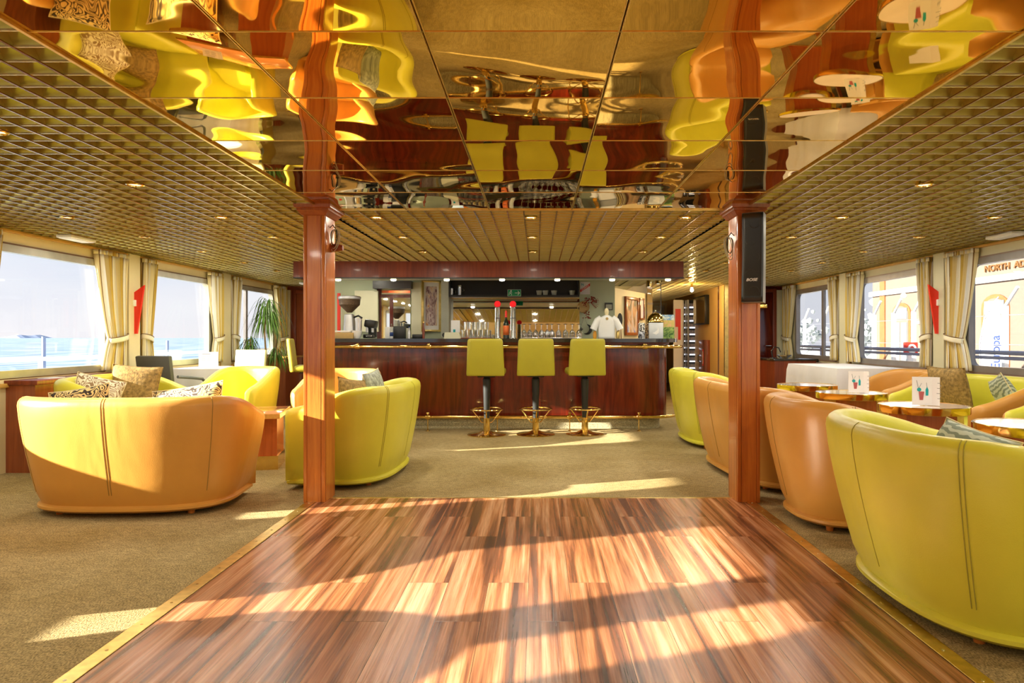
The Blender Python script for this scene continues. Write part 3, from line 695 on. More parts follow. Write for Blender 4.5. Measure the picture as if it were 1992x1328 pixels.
# canopy above the bar
r = thing('bar_canopy', 'long mahogany canopy hanging over the bar', 'canopy', (0, 0, 0))
mb = MB(); mb.b2((-2.95, 8.58, 1.875), (1.77, 8.61, ZC)); mb.b2((1.74, 8.61, 1.875), (1.77, 9.15, ZC)); mb.b2((-2.95, 8.61, 1.875), (-2.92, 9.15, ZC)); obj('fascia', mb, M['mahog2'], r, smooth=False)
mb = MB(); mb.b2((-2.92, 8.61, 1.885), (1.74, 9.15, 1.90)); obj('soffit', mb, M['greypan'], r, smooth=False)
mb = MB(); mb.b2((-2.95, 8.575, 1.863), (1.775, 8.625, 1.876)); obj('bottom_lip', mb, M['black'], r, smooth=False)
spot0 = None
for i, pxx in enumerate((660, 767, 870, 977, 1084, 1190, 1298)):
    xx = (pxx-1045)/FPX*8.85
    if spot0 is None:
        s = thing('canopy_spotlight', 'small brass spotlight under the bar canopy, first from the left', 'light', (xx, 8.80, 1.887), 0, 'spotlights under the bar canopy'); spot0 = s
        mb = MB(); mb.lathe([(.045, 0), (.048, -.012), (.034, -.016), (.032, -.002)], n=20, cap=False); obj('trim_ring', mb, M['gold'], s)
        mb = MB(); mb.lathe([(.033, -.014), (.036, -.024), (.03, -.036), (.0, -.042)], n=20, cap=False); obj('lens', mb, M['bulbw'], s)
        ld = bpy.data.lights.new('spot_lamp', 'SPOT'); ld.energy = CAN_W*3; ld.color = LAMP_COL; ld.spot_size = 2.4; ld.spot_blend = .6; ld.shadow_soft_size = .03
        lo = bpy.data.objects.new('spot_lamp', ld); COL.objects.link(lo); lo.parent = s; lo.location = (0, 0, -.06)
    else: dup(spot0, (xx, 8.80, 1.887), label='small brass spotlight under the bar canopy, %s from the left' % ORD[i])
for pxx, yy in ((1262, 558), (1280, 552)):
    p = at(pxx, yy, 9.6); s = thing('pendant_can_light', 'brass can light hanging %s the glass panel' % ('lower, over' if pxx == 1262 else 'higher, right over'), 'light', p)
    mb = MB(); mb.lathe([(.03, .10), (.038, 0), (.034, .0), (.028, .09)], n=18); obj('can', mb, M['gold'], s)
    mb = MB(); mb.lathe([(.0, .004), (.032, .004)], n=18, cap=False); obj('lens', mb, M['bulbw'], s, thick=.001)
    mb = MB(); mb.cyl((0, 0, .1), .006, ZC-p[2]-.1); obj('stem', mb, M['gold'], s)

# ------------------------------------------------------------------ back of the bar
YK = 10.6
struct('wall_bar_back', MB().b2((-3.1, YK, 0), (1.16, YK+.1, ZC+.07)), M['green_wall'])
mb = MB(); a, b = Vector((1.16, YK)), Vector((1.86, 12.05)); n = Vector((b.y-a.y, -(b.x-a.x))).normalized()*.08
mb.prism([(a.x, a.y), (b.x, b.y), (b.x-n.x, b.y-n.y), (a.x-n.x, a.y-n.y)], 0, 1.89, 'XY'); struct('wall_bar_side', mb, M['cream'])
def px_box(name, x0, y0, x1, y1, D, depth, mat, label=None, cat=None, parent=None, bev=0, smooth=False):
    a = at(x0, y1, D); b = at(x1, y0, D); w = b[0]-a[0]; h = b[2]-a[2]
    mb = MB(); mb.b2((-w/2, 0, 0), (w/2, depth, h), bev)
    o = obj(name, mb, mat, parent, ((a[0]+b[0])/2, D, a[2]), smooth=None if bev else False)
    if label: tag(o, label, cat)
    return o
# main mirror, black shelf niche
r = thing('back_bar_mirror', 'wide mirror on the wall behind the beer taps', 'mirror', (0, YK-.06, .95)); r.rotation_euler = (math.radians(-3), 0, 0)
def pxm(x, D): return (x-1045)/FPX*D
mb = MB(); mb.b2((pxm(873, YK), 0, 0), (pxm(1127, YK), .015, .775)); obj('mirror_glass', mb, M['mirror'], r, smooth=False)
mb = MB(); mb.b2((pxm(873, YK), -.006, .775), (pxm(1127, YK), .015, .79)); obj('mirror_trim', mb, M['gold_satin'], r, smooth=False)
r = thing('back_bar_shelf', 'black open shelf niche above the bar mirror', 'shelf', (0, 0, 0)); X0, X1 = pxm(873, 10.3), pxm(1127, 10.3)
mb = MB(); mb.b2((X0, 10.28, 1.735), (X1, 10.58, 1.765)); obj('shelf_board', mb, M['black'], r, smooth=False)
mb = MB(); mb.b2((X0, 10.55, 1.765), (X1, 10.58, 2.05)); obj('back_panel', mb, M['black'], r, smooth=False)
mb = MB(); mb.b2((X0, 10.28, 1.765), (X0+.02, 10.55, 2.05)); mb.b2((X1-.02, 10.28, 1.765), (X1, 10.55, 2.05)); obj('side_panel', mb, M['black'], r, smooth=False)
# rear counter
r = thing('back_bar_counter', 'low dark counter under the bar mirror', 'counter', (0, 0, 0)); mb = MB(); mb.b2((-3.0, 10.15, 0), (1.1, 10.56, .9)); obj('cabinet', mb, M['mahog'], r, smooth=False); mb = MB(); mb.b2((-3.02, 10.12, .9), (1.12, 10.57, .93)); obj('worktop', mb, M['dark'], r, smooth=False)
def bowl(pxx, lb, wd=.045):
    p = at(pxx, 575, 10.40); s = tag(obj('snack_bowl', MB().lathe([(wd*.7, 0), (wd, .07), (wd*.92, .07), (wd*.62, .008)], n=18), M['greypan'], None, (p[0], 10.40, 1.765)), lb, 'bowl', 'grey bowls on the black shelf'); return s
for pxx, lb in ((1049, 'grey bowl with a handle on the black shelf, leftmost of the row'), (1061, 'grey bowl second from left on the black shelf'), (1078, 'grey bowl in the middle of the black shelf row'), (1113, 'grey bowl second from right on the black shelf')): bowl(pxx, lb)
for pxx, lb, h in ((878, 'clear mug at the left end of the black shelf', .10), (894, 'tall clear beer glass on the black shelf', .15)):
    p = at(pxx, 575, 10.4); mb = MB(); mb.lathe([(.03, 0), (.036, h), (.033, h), (.027, .01)], n=18); mb.torus((.045, 0, h*.5), .02, .004, 16, 6, 'Y'); tag(obj('beer_mug', mb, M['drink_glass'], None, (p[0], 10.4, 1.766)), lb, 'glass')
# exit sign
p = at(1000.5, 569.5, 9.9); r = thing('exit_sign', 'green exit sign with running figure and white arrow above the bar', 'sign', p)
w, h = 26/FPX*9.9/2, 13/FPX*9.9/2
mb = MB(); mb.b2((-w, 0, -h), (w, .02, h), .003); obj('sign_board', mb, M['green_sign'], r)
mb = MB(); ring = [(-w, -h), (w, -h), (w, h), (-w, h)]
for a, b in (((-w, -h), (w, -h+.003)), ((-w, h-.003), (w, h)), ((-w, -h), (-w+.003, h)), ((w-.003, -h), (w, h))): mb.b2((a[0], -.002, a[1]), (b[0], 0, b[1]))
obj('sign_border', mb, M['white'], r, smooth=False)
mb = MB(); mb.b2((.008, -.003, -.004), (.068, 0, .004)); mb.prism([(.044, .028), (.051, .030), (.078, 0), (.051, -.030), (.044, -.028), (.068, 0)], -.003, 0, 'XZ'); obj('arrow', mb, M['white'], r, smooth=False)
mb = MB(); mb.lathe([(0, -.003), (.009, -.003), (.009, 0)], (-.045, 0, .031), 12, 'Y')
for a, b in (((-.045, .02), (-.052, -.004)), ((-.052, -.004), (-.035, -.016)), ((-.035, -.016), (-.04, -.034)), ((-.052, -.004), (-.068, -.018)), ((-.068, -.018), (-.08, -.016)), ((-.046, .018), (-.03, .008)), ((-.046, .018), (-.064, .012)), ((-.064, .012), (-.07, .0))):
    mb.tube([(a[0], -.002, a[1]), (b[0], -.002, b[1])], .0036, 6)
obj('running_figure', mb, M['white'], r)
mb = MB(); mb.b2((-.008, .005, h), (-.002, .015, ZC-p[2])); obj('hanger', mb, M['blackm'], r, smooth=False)
# left part of the back bar: mirrors in dark frames, panels, columns
r = thing('framed_wall_mirror', 'tall mirror in a black frame left of the picture behind the bar', 'mirror', (0, YK-.03, 0))
mb = MB(); mb.b2((pxm(743, YK), 0, .93), (pxm(799, YK), .015, 1.86)); obj('mirror_glass', mb, M['mirror'], r, smooth=False)
mb = MB(); mb.b2((pxm(735, YK), -.03, .93), (pxm(743, YK), .02, 1.87)); mb.b2((pxm(759, YK), -.01, .93), (pxm(766, YK), .02, 1.76)); mb.b2((pxm(743, YK), -.012, 1.74), (pxm(799, YK), .02, 1.79)); obj('frame', mb, M['mahog'], r, smooth=False)
px_box('black_bulkhead', 725, 546, 800, 561, YK-.25, .2, M['black'], 'black box section at the ceiling above the framed mirror', 'bulkhead')
px_box('cream_column', 800, 549, 821, 656, YK-.12, .1, M['cream2'], 'pale cream column between the mirror and the tall picture', 'column')
px_box('grey_column', 858, 546, 873, 656, YK-.3, .28, M['greypan'], 'grey green column right of the tall framed picture', 'column')
px_box('grey_cabinet', 690, 565, 735, 645, YK-.15, .12, M['cream2'], 'pale grey wall cabinet behind the coffee grinder', 'cabinet')
px_box('red_post', 656, 570, 661, 656, YK-.1, .05, M['red'], 'thin red post at the left end of the bar back', 'post')
# tall framed picture of a figure (generic stand-in)
p = at(839, 645, YK-.09); r = thing('framed_picture', 'tall gold framed painting of a draped figure', 'picture', (p[0], YK-.09, p[2]), math.radians(22))
h = 100/FPX*10.5; w = .135
mb = MB(); mb.b2((-w, 0, 0), (w, .03, h)); obj('mount', mb, M['paper'], r, smooth=False)
for a, b in (((-w-.012, 0), (-w+.022, h)), ((w-.022, 0), (w+.012, h)), ((-w, 0), (w, .03)), ((-w, h-.03), (w, h))):
    mb = MB(); mb.b2((a[0], -.02, a[1]), (b[0], .035, b[1]), .004); obj('frame_bar', mb, M['gold_satin'], r)
mb = MB(); mb.b2((-w+.05, -.004, .09), (w-.05, 0, h-.09)); obj('painting', mb, m_paint('draped_figure_painting', [(.35, (.20, .09, .10)), (.45, (.50, .36, .34)), (.55, (.75, .62, .50)), (.65, (.65, .25, .04))], 5, 2.5, (2.5, 1, .7)), r, smooth=False)
mb = MB(); mb.prism([(-.05, .10), (.055, .10), (.03, .3), (.015, .42), (.025, .5), (-.0, .56), (-.03, .5), (-.03, .38), (-.05, .25)], -.007, -.004, 'XZ'); obj('painted_figure', mb, m_paint('drapery_paint', [(.4, (.30, .15, .16)), (.6, (.72, .58, .55))], 16, 1, (3, 1, 1)), r, smooth=False)
# right: licence poster (tilted red band), things on the green wall
p = at(1129, 572, YK-.05); r = thing('licence_poster', 'white poster with a diagonal red band on the green wall', 'poster', (p[0], YK-.012, p[2])); w, h = 19/FPX*YK, 24/FPX*YK
mb = MB(); mb.b2((0, 0, 0), (w, .01, h)); obj('poster_sheet', mb, M['paper'], r, smooth=False)
mb = MB(); mb.prism([(0, .03), (w, .125), (w, .165), (0, .07)], -.002, 0, 'XZ'); obj('red_band', mb, M['red'], r, smooth=False)
text('poster_lettering', 'LICENCE', M['paper'], r, (w/2, -.003, .0975), (PI/2, -math.atan2(.095, w), 0), .033, .0005, .0006)
text('poster_initial', 'N', M['teal'], r, (.035, -.002, h-.04), FRONT, .05, .0005, .001)
text('poster_small_print', 'FINE BAR', M['ink'], r, (.09, -.002, .03), FRONT, .012, .0005) if False else None
p = at(1135, 597, YK-.02); r = thing('dried_flower_wreath', 'round plate with red dried flowers on the green wall', 'decoration', p)
mb = MB(); mb.lathe([(0, 0), (.08, -.005), (.09, -.02), (.085, .0)], n=28, axis='Y'); obj('plate', mb, M['card'], r)
mb = MB()
for k in range(70):
    t = R.random(); q = Vector((.0+.17*t+R.gauss(0, .022), R.uniform(-.05, -.01), .10*math.sin(t*2.2)+.02+R.gauss(0, .022)))
    if k > 50: q = Vector((R.gauss(.05, .03), -.03, -.06-.11*R.random()))
    mb.lathe([(0, -.011), (.011, 0), (0, .011)], q, 6)
for k in range(14):
    a = R.uniform(-1, .6); mb.tube([(.1, -.03, .07), (.1+.13*math.cos(a), -.04, .07+.12*math.sin(a))], .002, 5)
obj('flower_spray', mb, plain('dried_red_petals', (.30, .03, .015), .8, var=.5, scale=40), r)
p = at(1140, 640, YK-.03); r = thing('metal_moon_ornament', 'grey metal crescent ornament hanging beside the white shirt', 'ornament', p)
mb = MB(); pts = []
for k in range(17):
    a = -2.0+3.4*k/16; pts.append((.07*math.cos(a), 0, .07*math.sin(a)))
mb.tube(pts, [.003+.02*math.sin(PI*k/16) for k in range(17)], 8); obj('crescent', mb, M['blackm'], r)
mb = MB(); mb.tube([(.02, 0, .07), (-.03, 0, .19), (-.08, 0, .02)], .0025, 5); mb.lathe([(0, -.03), (.03, 0), (0, .03)], (-.07, 0, -.0), 10); obj('chain', mb, M['grey'], r)
px_box('small_black_frame', 1177, 588.5, 1192, 603, YK-.03, .02, M['blackm'], 'small black framed notice on the green wall above the shirt', 'picture')
p = at(1184.5, 602, YK-.04); mb = MB(); mb.b2((-.045, 0, .012), (.045, .004, .085)); o = obj('notice_sheet', mb, M['greypan'], bpy.data.objects['small_black_frame'], (0, -.006, 0), smooth=False)
# white T-shirt on a bust stand
p = at(1180, 657, 9.15); r = thing('shirt_display', 'white short-sleeved shirt on a stand at the right of the bar', 'shirt', (p[0], 9.15, 1.135))
def shirt(u, v):
    a = 2*PI*u; z = .30*v; wx = .105+.01*v if v < .8 else .115-.35*(v-.8)**1.3*2.0; wy = .055 if v < .8 else .055-.1*(v-.8)
    return (wx*math.copysign(abs(math.cos(a))**.8, math.cos(a)), wy*math.sin(a), .0+z)
mb = MB(); mb.grid(shirt, 28, 12, closed_u=True)
obj('shirt_body', mb, M['white'], r, thick=.003, smooth=80)
for sx in (-1, 1):
    mb = MB(); mb.tube([(sx*.07, 0, .265), (sx*.115, 0, .23), (sx*.155, -.005, .155), (sx*.172, -.005, .115)], [.042, .047, .045, .047], 14); obj('sleeve', mb, M['white'], r)
mb = MB(); mb.lathe([(.03, 0), (.022, .03), (.028, .05), (.03, .08), (.015, .11), (0, .115)], (0, 0, .28), 14); obj('bust_neck', mb, M['cream'], r)
mb = MB(); mb.lathe([(0, -.003), (.018, -.003), (.018, 0)], (0, -.06, .255), 16, 'Y'); obj('chest_badge', mb, M['card'], r)
for sx, mt in ((-1, M['amber']), (1, M['gold_satin'])):
    mb = MB(); mb.lathe([(.022, 0), (.026, .05), (.02, .09), (.008, .10)], (sx*.15, .03, 0), 14); o = obj('amber_bottle', mb, mt, None, (p[0], 9.15, 1.135)); tag(o, ('amber jar on the bar left of the white shirt' if sx < 0 else 'small gilt bottle on the bar right of the white shirt'), 'bottle')
p = at(1206, 657, 9.2); r = thing('oval_paddle_sign', 'black oval paddle sign standing on the bar', 'sign', (p[0], 9.2, 1.135)); mb = MB()
V = [(.034*math.cos(2*PI*k/28), .24+.09*math.sin(2*PI*k/28)) for k in range(28)]; mb.prism(V, 0, .012, 'XZ'); obj('oval_board', mb, M['black'], r)
text('paddle_lettering', 'Bar', M['white'], r, (0, -.002, .24), (PI/2, PI/2, 0), .05, .0006)
mb = MB(); mb.tube([(-.012, .006, 0), (-.01, .006, .16)], .005); mb.tube([(.016, .006, 0), (.012, .006, .16)], .005); obj('legs', mb, M['mahog2'], r)
bpy.data.objects.remove(bpy.data.objects['paddle_lettering'])
# framed landscape on the slanted wall
def on_slant(t, z): return (1.16+.70*t, YK+1.45*t, z)
ang = math.atan2(1.45, .70)
def slantpic(pxa, pxb, ya, yb, name, label, fm, pic, fw=.03):
    def solve(pxx):
        k = (pxx-1045)/FPX; return (k*YK-1.16)/(.70-k*1.45)
    t0, t1 = solve(pxa), solve(pxb); tm = (t0+t1)/2; c = on_slant(tm, 0); L = (t1-t0)*math.hypot(.7, 1.45)/2
    z1 = 1.15+(656-ya)/FPX*c[1]; z0 = 1.15+(656-yb)/FPX*c[1]
    r = thing(name, label, 'picture', (c[0]+.01, c[1]-.005, z0), ang); H_ = z1-z0
    mb = MB(); mb.b2((-L+fw, -.012, fw), (L-fw, 0, H_-fw)); obj('picture_sheet', mb, pic, r, smooth=False)
    for a, b in (((-L, 0), (-L+fw, H_)), ((L-fw, 0), (L, H_)), ((-L+fw, 0), (L-fw, fw)), ((-L+fw, H_-fw), (L-fw, H_))):
        mb = MB(); mb.b2((a[0], -.03, a[1]), (b[0], 0, b[1]), .003); obj('frame_bar', mb, fm, r)
    return r
slantpic(1214, 1239, 578, 652, 'framed_landscape', 'wood framed landscape painting at the right end of the bar back', M['pillar2'], m_paint('street_scene_paint', [(.35, (.18, .16, .10)), (.45, (.75, .38, .16)), (.55, (.72, .62, .52)), (.62, (.16, .20, .55))], 4, 1.5, (1, 1, .6)), .045)
slantpic(1241, 1250, 580, 622, 'framed_certificate', 'narrow framed certificate right of the landscape painting', M['cabinet'], M['paper'], .03)
# glass pane with etched lettering at the bar end
p = at(1268, 600, 9.5); r = thing('glass_screen', 'clear glass screen with faint lettering at the right end of the bar', 'glass panel', (p[0], 9.5, 1.14))
mb = MB(); mb.b2((-.12, 0, .02), (.118, .008, .74)); obj('glass_sheet', mb, M['glass'], r, smooth=False)
mb = MB(); mb.b2((.118, -.003, 0), (.126, .012, .77)); mb.b2((-.12, -.003, 0), (.118, .012, .02)); obj('edge_post', mb, M['blackm'], r, smooth=False)
text('etched_lettering', 'BAR', M['ink_grey'], r, (-.02, -.002, .46), FRONT, .04, .0004)
# coffee grinder and neighbours, left end of the bar
ZT = 1.135
def onbar(px_, D=9.1): return ((px_-1045)/FPX*D, D, ZT)
r = thing('coffee_grinder', 'silver coffee grinder with a wide hopper of beans', 'coffee grinder', onbar(680, 9.05))
mb = MB(); mb.grid(lambda u, v: ((.075-.02*v)*math.copysign(abs(math.cos(2*PI*u))**.5, math.cos(2*PI*u)), (.09-.02*v)*math.copysign(abs(math.sin(2*PI*u))**.5, math.sin(2*PI*u)), .30*v), 24, 6, closed_u=True); mb.box((0, 0, .3), (.09, .11, .03), bev=.01); obj('grinder_body', mb, M['alu'], r)
mb = MB(); mb.lathe([(.03, .33), (.05, .35), (.13, .43), (.135, .50), (.12, .5)], n=28); obj('bean_hopper', mb, M['beans'], r)
mb = MB(); mb.lathe([(.136, .498), (.142, .505), (.142, .53), (.13, .54), (0, .54)], n=28); obj('hopper_lid', mb, M['alu'], r)
mb = MB(); mb.cyl((.115, -.02, .05), .045, .17, 18); mb.cyl((.115, -.02, .22), .048, .04, 18); obj('dosing_chamber', mb, M['steel'], r)
mb = MB(); mb.tube([(.06, -.02, .27), (.12, -.03, .29), (.17, -.04, .26)], .012); obj('dosing_lever', mb, M['black'], r)
r = thing('espresso_machine', 'black and chrome espresso machine right of the grinder', 'coffee machine', onbar(722, 9.2))
mb = MB(); mb.box((0, .0, .19), (.14, .2, .10), Matrix.Rotation(.18, 3, 'Y'), bev=.02); mb.box((-.03, .03, .03), (.12, .2, .05), bev=.01); mb.box((0, .08, .1), (.10, .05, .16)); obj('machine_body', mb, M['black'], r)
mb = MB(); mb.cyl((-.04, -.05, .08), .018, .07); mb.cyl((.03, -.05, .08), .018, .07); mb.torus((0, -.05, .03), .05, .006, 20, 6); obj('group_heads', mb, M['steel'], r)
r = thing('cardboard_tray', 'brown cardboard tray with lettering at the left end of the bar', 'box', onbar(670, 8.88)); mb = MB(); mb.b2((-.13, -.05, 0), (.12, .1, .075), .003); obj('tray', mb, M['card'], r)
text('tray_lettering', 'HOT COFFEE', M['ink'], r, (-.02, -.052, .04), FRONT, .02, .0004) if False else None
mb = MB(); mb.box((-.02, .02, .09), (.2, .09, .02), bev=.008); obj('napkins', mb, M['paper'], r)
r = tag(obj('white_cup', MB().lathe([(.035, 0), (.055, .03), (.065, .10), (.060, .10), (.05, .03), (0, .01)], n=24), M['white'], None, onbar(694, 8.92)), 'large white cup on the bar in front of the espresso machine', 'cup')
for pxx, D, w, h, mt, lb in ((757, 9.25, .055, .15, 'white', 'white carton on the bar left of the black box'), (776, 9.2, .075, .16, 'black', 'black coffee pod box on the bar'), (812, 9.2, .07, .055, 'black', 'low black box on the bar below the cream column'), (775, 10.3, .05, .36, 'white', 'tall white water dispenser behind the black box')):
    o = onbar(pxx, D) if D < 10 else ((pxx-1045)/FPX*D, D, .93); o = tag(obj('storage_box', MB().b2((-w, 0, 0), (w, .12, h), .006), M[mt], None, o), lb, 'box')
r = thing('soap_bottle', 'small pale blue bottle standing on the bar', 'bottle', onbar(796, 9.1)); mb = MB(); mb.lathe([(.018, 0), (.018, .09), (.007, .12), (.007, .14)], n=14); obj('bottle_body', mb, M['alu'], r); mb = MB(); mb.lathe([(.01, .14), (.01, .155)], n=12); obj('cap', mb, M['inkblue'], r)
r = thing('blue_bottle', 'clear water bottle with a blue label beside the black box', 'bottle', onbar(761.5, 9.12)); mb = MB(); mb.lathe([(.022, 0), (.022, .13), (.009, .17), (.009, .19)], n=16); obj('bottle_body', mb, M['drink_glass'], r); mb = MB(); mb.lathe([(.0225, .03), (.0225, .08)], n=16, cap=False); obj('bottle_label', mb, M['inkblue'], r, thick=.001)
r = thing('red_bottle', 'slim dark red bottle beside the tall picture', 'bottle', onbar(824, 9.15)); mb = MB(); mb.lathe([(.016, 0), (.018, .10), (.008, .15), (.008, .2)], n=14); obj('bottle_body', mb, M['mahog2'], r); mb = MB(); mb.lathe([(.01, .2), (.01, .22)], n=12); obj('cap', mb, M['gold'], r)
r = thing('paper_holder', 'grey box of paper napkins left of the glasses', 'box', onbar(881, 9.1)); mb = MB(); mb.prism([(-.11, 0), (.11, 0), (.08, .08), (-.10, .08)], -.05, .05, 'XZ'); obj('holder', mb, M['cream2'], r, smooth=False); mb = MB(); mb.lathe([(0, -.004), (.03, -.004), (.03, .1)], (-.11, 0, .045), 14, 'Y'); obj('roll', mb, M['blackm'], r)
r = thing('menu_stand', 'white card leaning against the mirror left of the glasses', 'card', onbar(886, 9.35)); mb = MB(); mb.b2((-.06, 0, 0), (.06, .005, .24)); obj('card', mb, M['paper'], r, smooth=False); mb = MB(); mb.b2((-.03, -.002, .05), (.0, 0, .12)); obj('card_print', mb, M['teal'], r, smooth=False)
# beer taps
tap = None
for pxx, lb in ((968, 'left steel beer tap column with a red round badge'), (998, 'right steel beer tap column with a red round badge')):
    if tap is None:
        tap = r = thing('beer_tap', lb, 'beer tap', onbar(pxx, 9.0), 0, 'beer taps on the bar')
        mb = MB(); mb.lathe([(.045, 0), (.037, .012), (.035, .39), (.03, .40)], n=24); obj('tap_column', mb, M['steel'], r)
        mb = MB(); mb.lathe([(0, -.012), (.036, -.012), (.042, -.006), (.042, .006), (.036, .012), (0, .012)], (0, -.02, .435), 28, 'Y'); obj('red_badge', mb, M['redcap'], r)
        mb = MB(); mb.torus((0, 0, .26), .037, .003, 24, 6); obj('collar', mb, M['black'], r)
        mb = MB(); mb.tube([(0, -.03, .25), (0, -.07, .25), (0, -.08, .2)], .006); obj('spout', mb, M['steel'], r)
    else: dup(tap, onbar(pxx, 9.0), label=lb)
r = thing('liqueur_bottle', 'dark bottle with an orange label between the beer taps', 'bottle', onbar(984.5, 9.05))
mb = MB(); mb.lathe([(.037, 0), (.038, .17), (.03, .21), (.013, .25), (.013, .30)], n=22); obj('bottle_body', mb, M['bottle'], r)
mb = MB(); mb.lathe([(.0385, .045), (.0385, .165)], n=22, cap=False); obj('bottle_label', mb, M['label_o'], r, thick=.001)
mb = MB(); mb.lathe([(.016, .27), (.014, .34), (.004, .36), (0, .36)], n=14); obj('pour_cap', mb, M['red'], r)
# glasses
wg = MB(); wg.lathe([(.0, 0), (.034, .002), (.034, .004), (.005, .010), (.004, .07), (.018, .085), (.034, .11), (.036, .14), (.030, .175), (.0285, .175), (.0345, .14), (.032, .112), (.016, .09), (0, .083)], n=16, cap=False)
base = None
TR = []
for tr, (pa, pb) in enumerate(((1018, 1066), (1072, 1128))):
    xa, xb = pxm(pa, 9.15), pxm(pb, 9.15)
    mb = MB(); mb.b2((xa-.03, 9.05, ZT), (xb+.02, 9.32, ZT+.014), .004); o = obj('glass_tray', mb, M['steel'], None); tag(o, 'steel drip tray under the %s rows of wine glasses' % ('left' if tr == 0 else 'right'), 'tray')
    for row in range(2):
        for k in range(5):
            lb = 'upturned wine glass, %s in the %s row of the %s tray' % (ORD[k], ('front', 'back')[row], ('left', 'right')[tr])
            loc = (xa+.01+(xb-xa-.02)*k/4, 9.10+row*.09+(k % 2)*.01, ZT+.0145+.175)
            if base is None:
                base = obj('wine_glass', wg, M['drink_glass'], None, loc); base.rotation_euler = (PI, 0, 0)
                tag(base, lb, 'wine glass', 'upturned wine glasses right of the taps')
            else:
                c = base.copy(); COL.objects.link(c); c.location = loc; c['label'] = lb
tg = MB(); tg.lathe([(.0, .003), (.026, 0), (.030, .10), (.0285, .10), (.0245, .008), (0, .008)], n=14, cap=False); base = None
mb = MB(); mb.b2((pxm(897, 9.1), 9.02, ZT), (pxm(958, 9.1), 9.3, ZT+.01), .003); o = obj('glass_tray', mb, M['mahog2'], None); tag(o, 'dark wooden tray under the pile of tumblers', 'tray')
for tier in range(2):
    for row in range(2):
        for k in range(6-tier):
            lb = 'clear tumbler left of the taps, %s in the %s %s row' % (ORD[k], ('lower', 'upper')[tier], ('front', 'back')[row])
            loc = (pxm(901, 9.1)+(k+.5*tier)*.064+.01, 9.07+row*.075, ZT+.011+tier*.101)
            if base is None: base = tag(obj('tumbler', tg, M['drink_glass'], None, loc), lb, 'glass', 'stacked tumblers left of the taps')
            else: c = base.copy(); COL.objects.link(c); c.location = loc; c['label'] = lb
# right end of the counter
r = thing('dome_lamp', 'brass dome bell cover behind the white box', 'cloche', onbar(1275, 9.25)); mb = MB(); mb.lathe([(.11, .215), (.108, .25), (.09, .29), (.05, .325), (.015, .34), (0, .34)], n=32); mb.lathe([(.112, .205), (.118, .21), (.112, .218)], n=32); obj('dome', mb, M['gold'], r); mb = MB(); mb.lathe([(0, .33), (.02, .35), (.014, .37), (0, .375)], n=16); obj('knob', mb, M['drink_glass'], r); mb = MB(); mb.cyl((0, 0, 0), .09, .21, 24); obj('stand', mb, M['blackm'], r)
r = thing('white_box', 'glossy white box with a pale mark at the right end of the bar', 'box', onbar(1276, 9.0)); mb = MB(); mb.b2((-.09, -.02, 0), (.09, .06, .20), .004); obj('box_body', mb, plain('pale_blue_white_gloss', (.66, .70, .74), .25), r)
mb = MB(); V = [(.0, .05), (.03, .07), (.035, .11), (.02, .16), (.015, .11), (-.02, .08), (-.05, .07)]; mb.prism(V, -.022, -.020, 'XZ'); obj('pale_mark', mb, M['white'], r, smooth=False)
r = thing('landscape_canvas', 'small unframed green landscape canvas at the bar end', 'picture', onbar(1299, 9.25)); mb = MB(); mb.b2((-.10, 0, 0), (.085, .015, .31)); obj('canvas', mb, M['cloth'], r, smooth=False)
for z0, z1, c1, c2 in ((.0, .15, (.05, .14, .03), (.35, .50, .12)), (.15, .24, (.55, .50, .12), (.75, .45, .22)), (.24, .31, (.12, .30, .60), (.70, .78, .70))):
    mb = MB(); mb.b2((-.10, -.003, z0), (.085, 0, z1)); obj('paint_layer', mb, m_paint('canvas_paint', [(.4, c1), (.6, c2)], 22, 1.5), r, smooth=False)
r = thing('patterned_tin', 'black and white patterned tin at the right of the bar', 'tin', onbar(1248, 9.0)); mb = MB(); mb.lathe([(.042, 0), (.042, .19), (.03, .2)], n=22); obj('tin_body', mb, m_paint('dalmatian_print', [(.49, (.03, .03, .03)), (.51, (.85, .85, .8))], 60, .5), r)
mb = MB(); mb.lathe([(.0425, .01), (.0425, .085)], n=22, cap=False); obj('photo_label', mb, m_paint('photo_print', [(.4, (.02, .02, .03)), (.6, (.6, .62, .68))], 26, .5), r, thick=.001)
r = thing('patterned_tin', 'brown spotted tin between the patterned tin and the white box', 'tin', onbar(1258.5, 9.08)); mb = MB(); mb.lathe([(.036, 0), (.036, .185), (.026, .19)], n=22); obj('tin_body', mb, m_paint('leopard_print', [(.47, (.10, .04, .02)), (.52, (.70, .48, .22))], 60, .5), r)

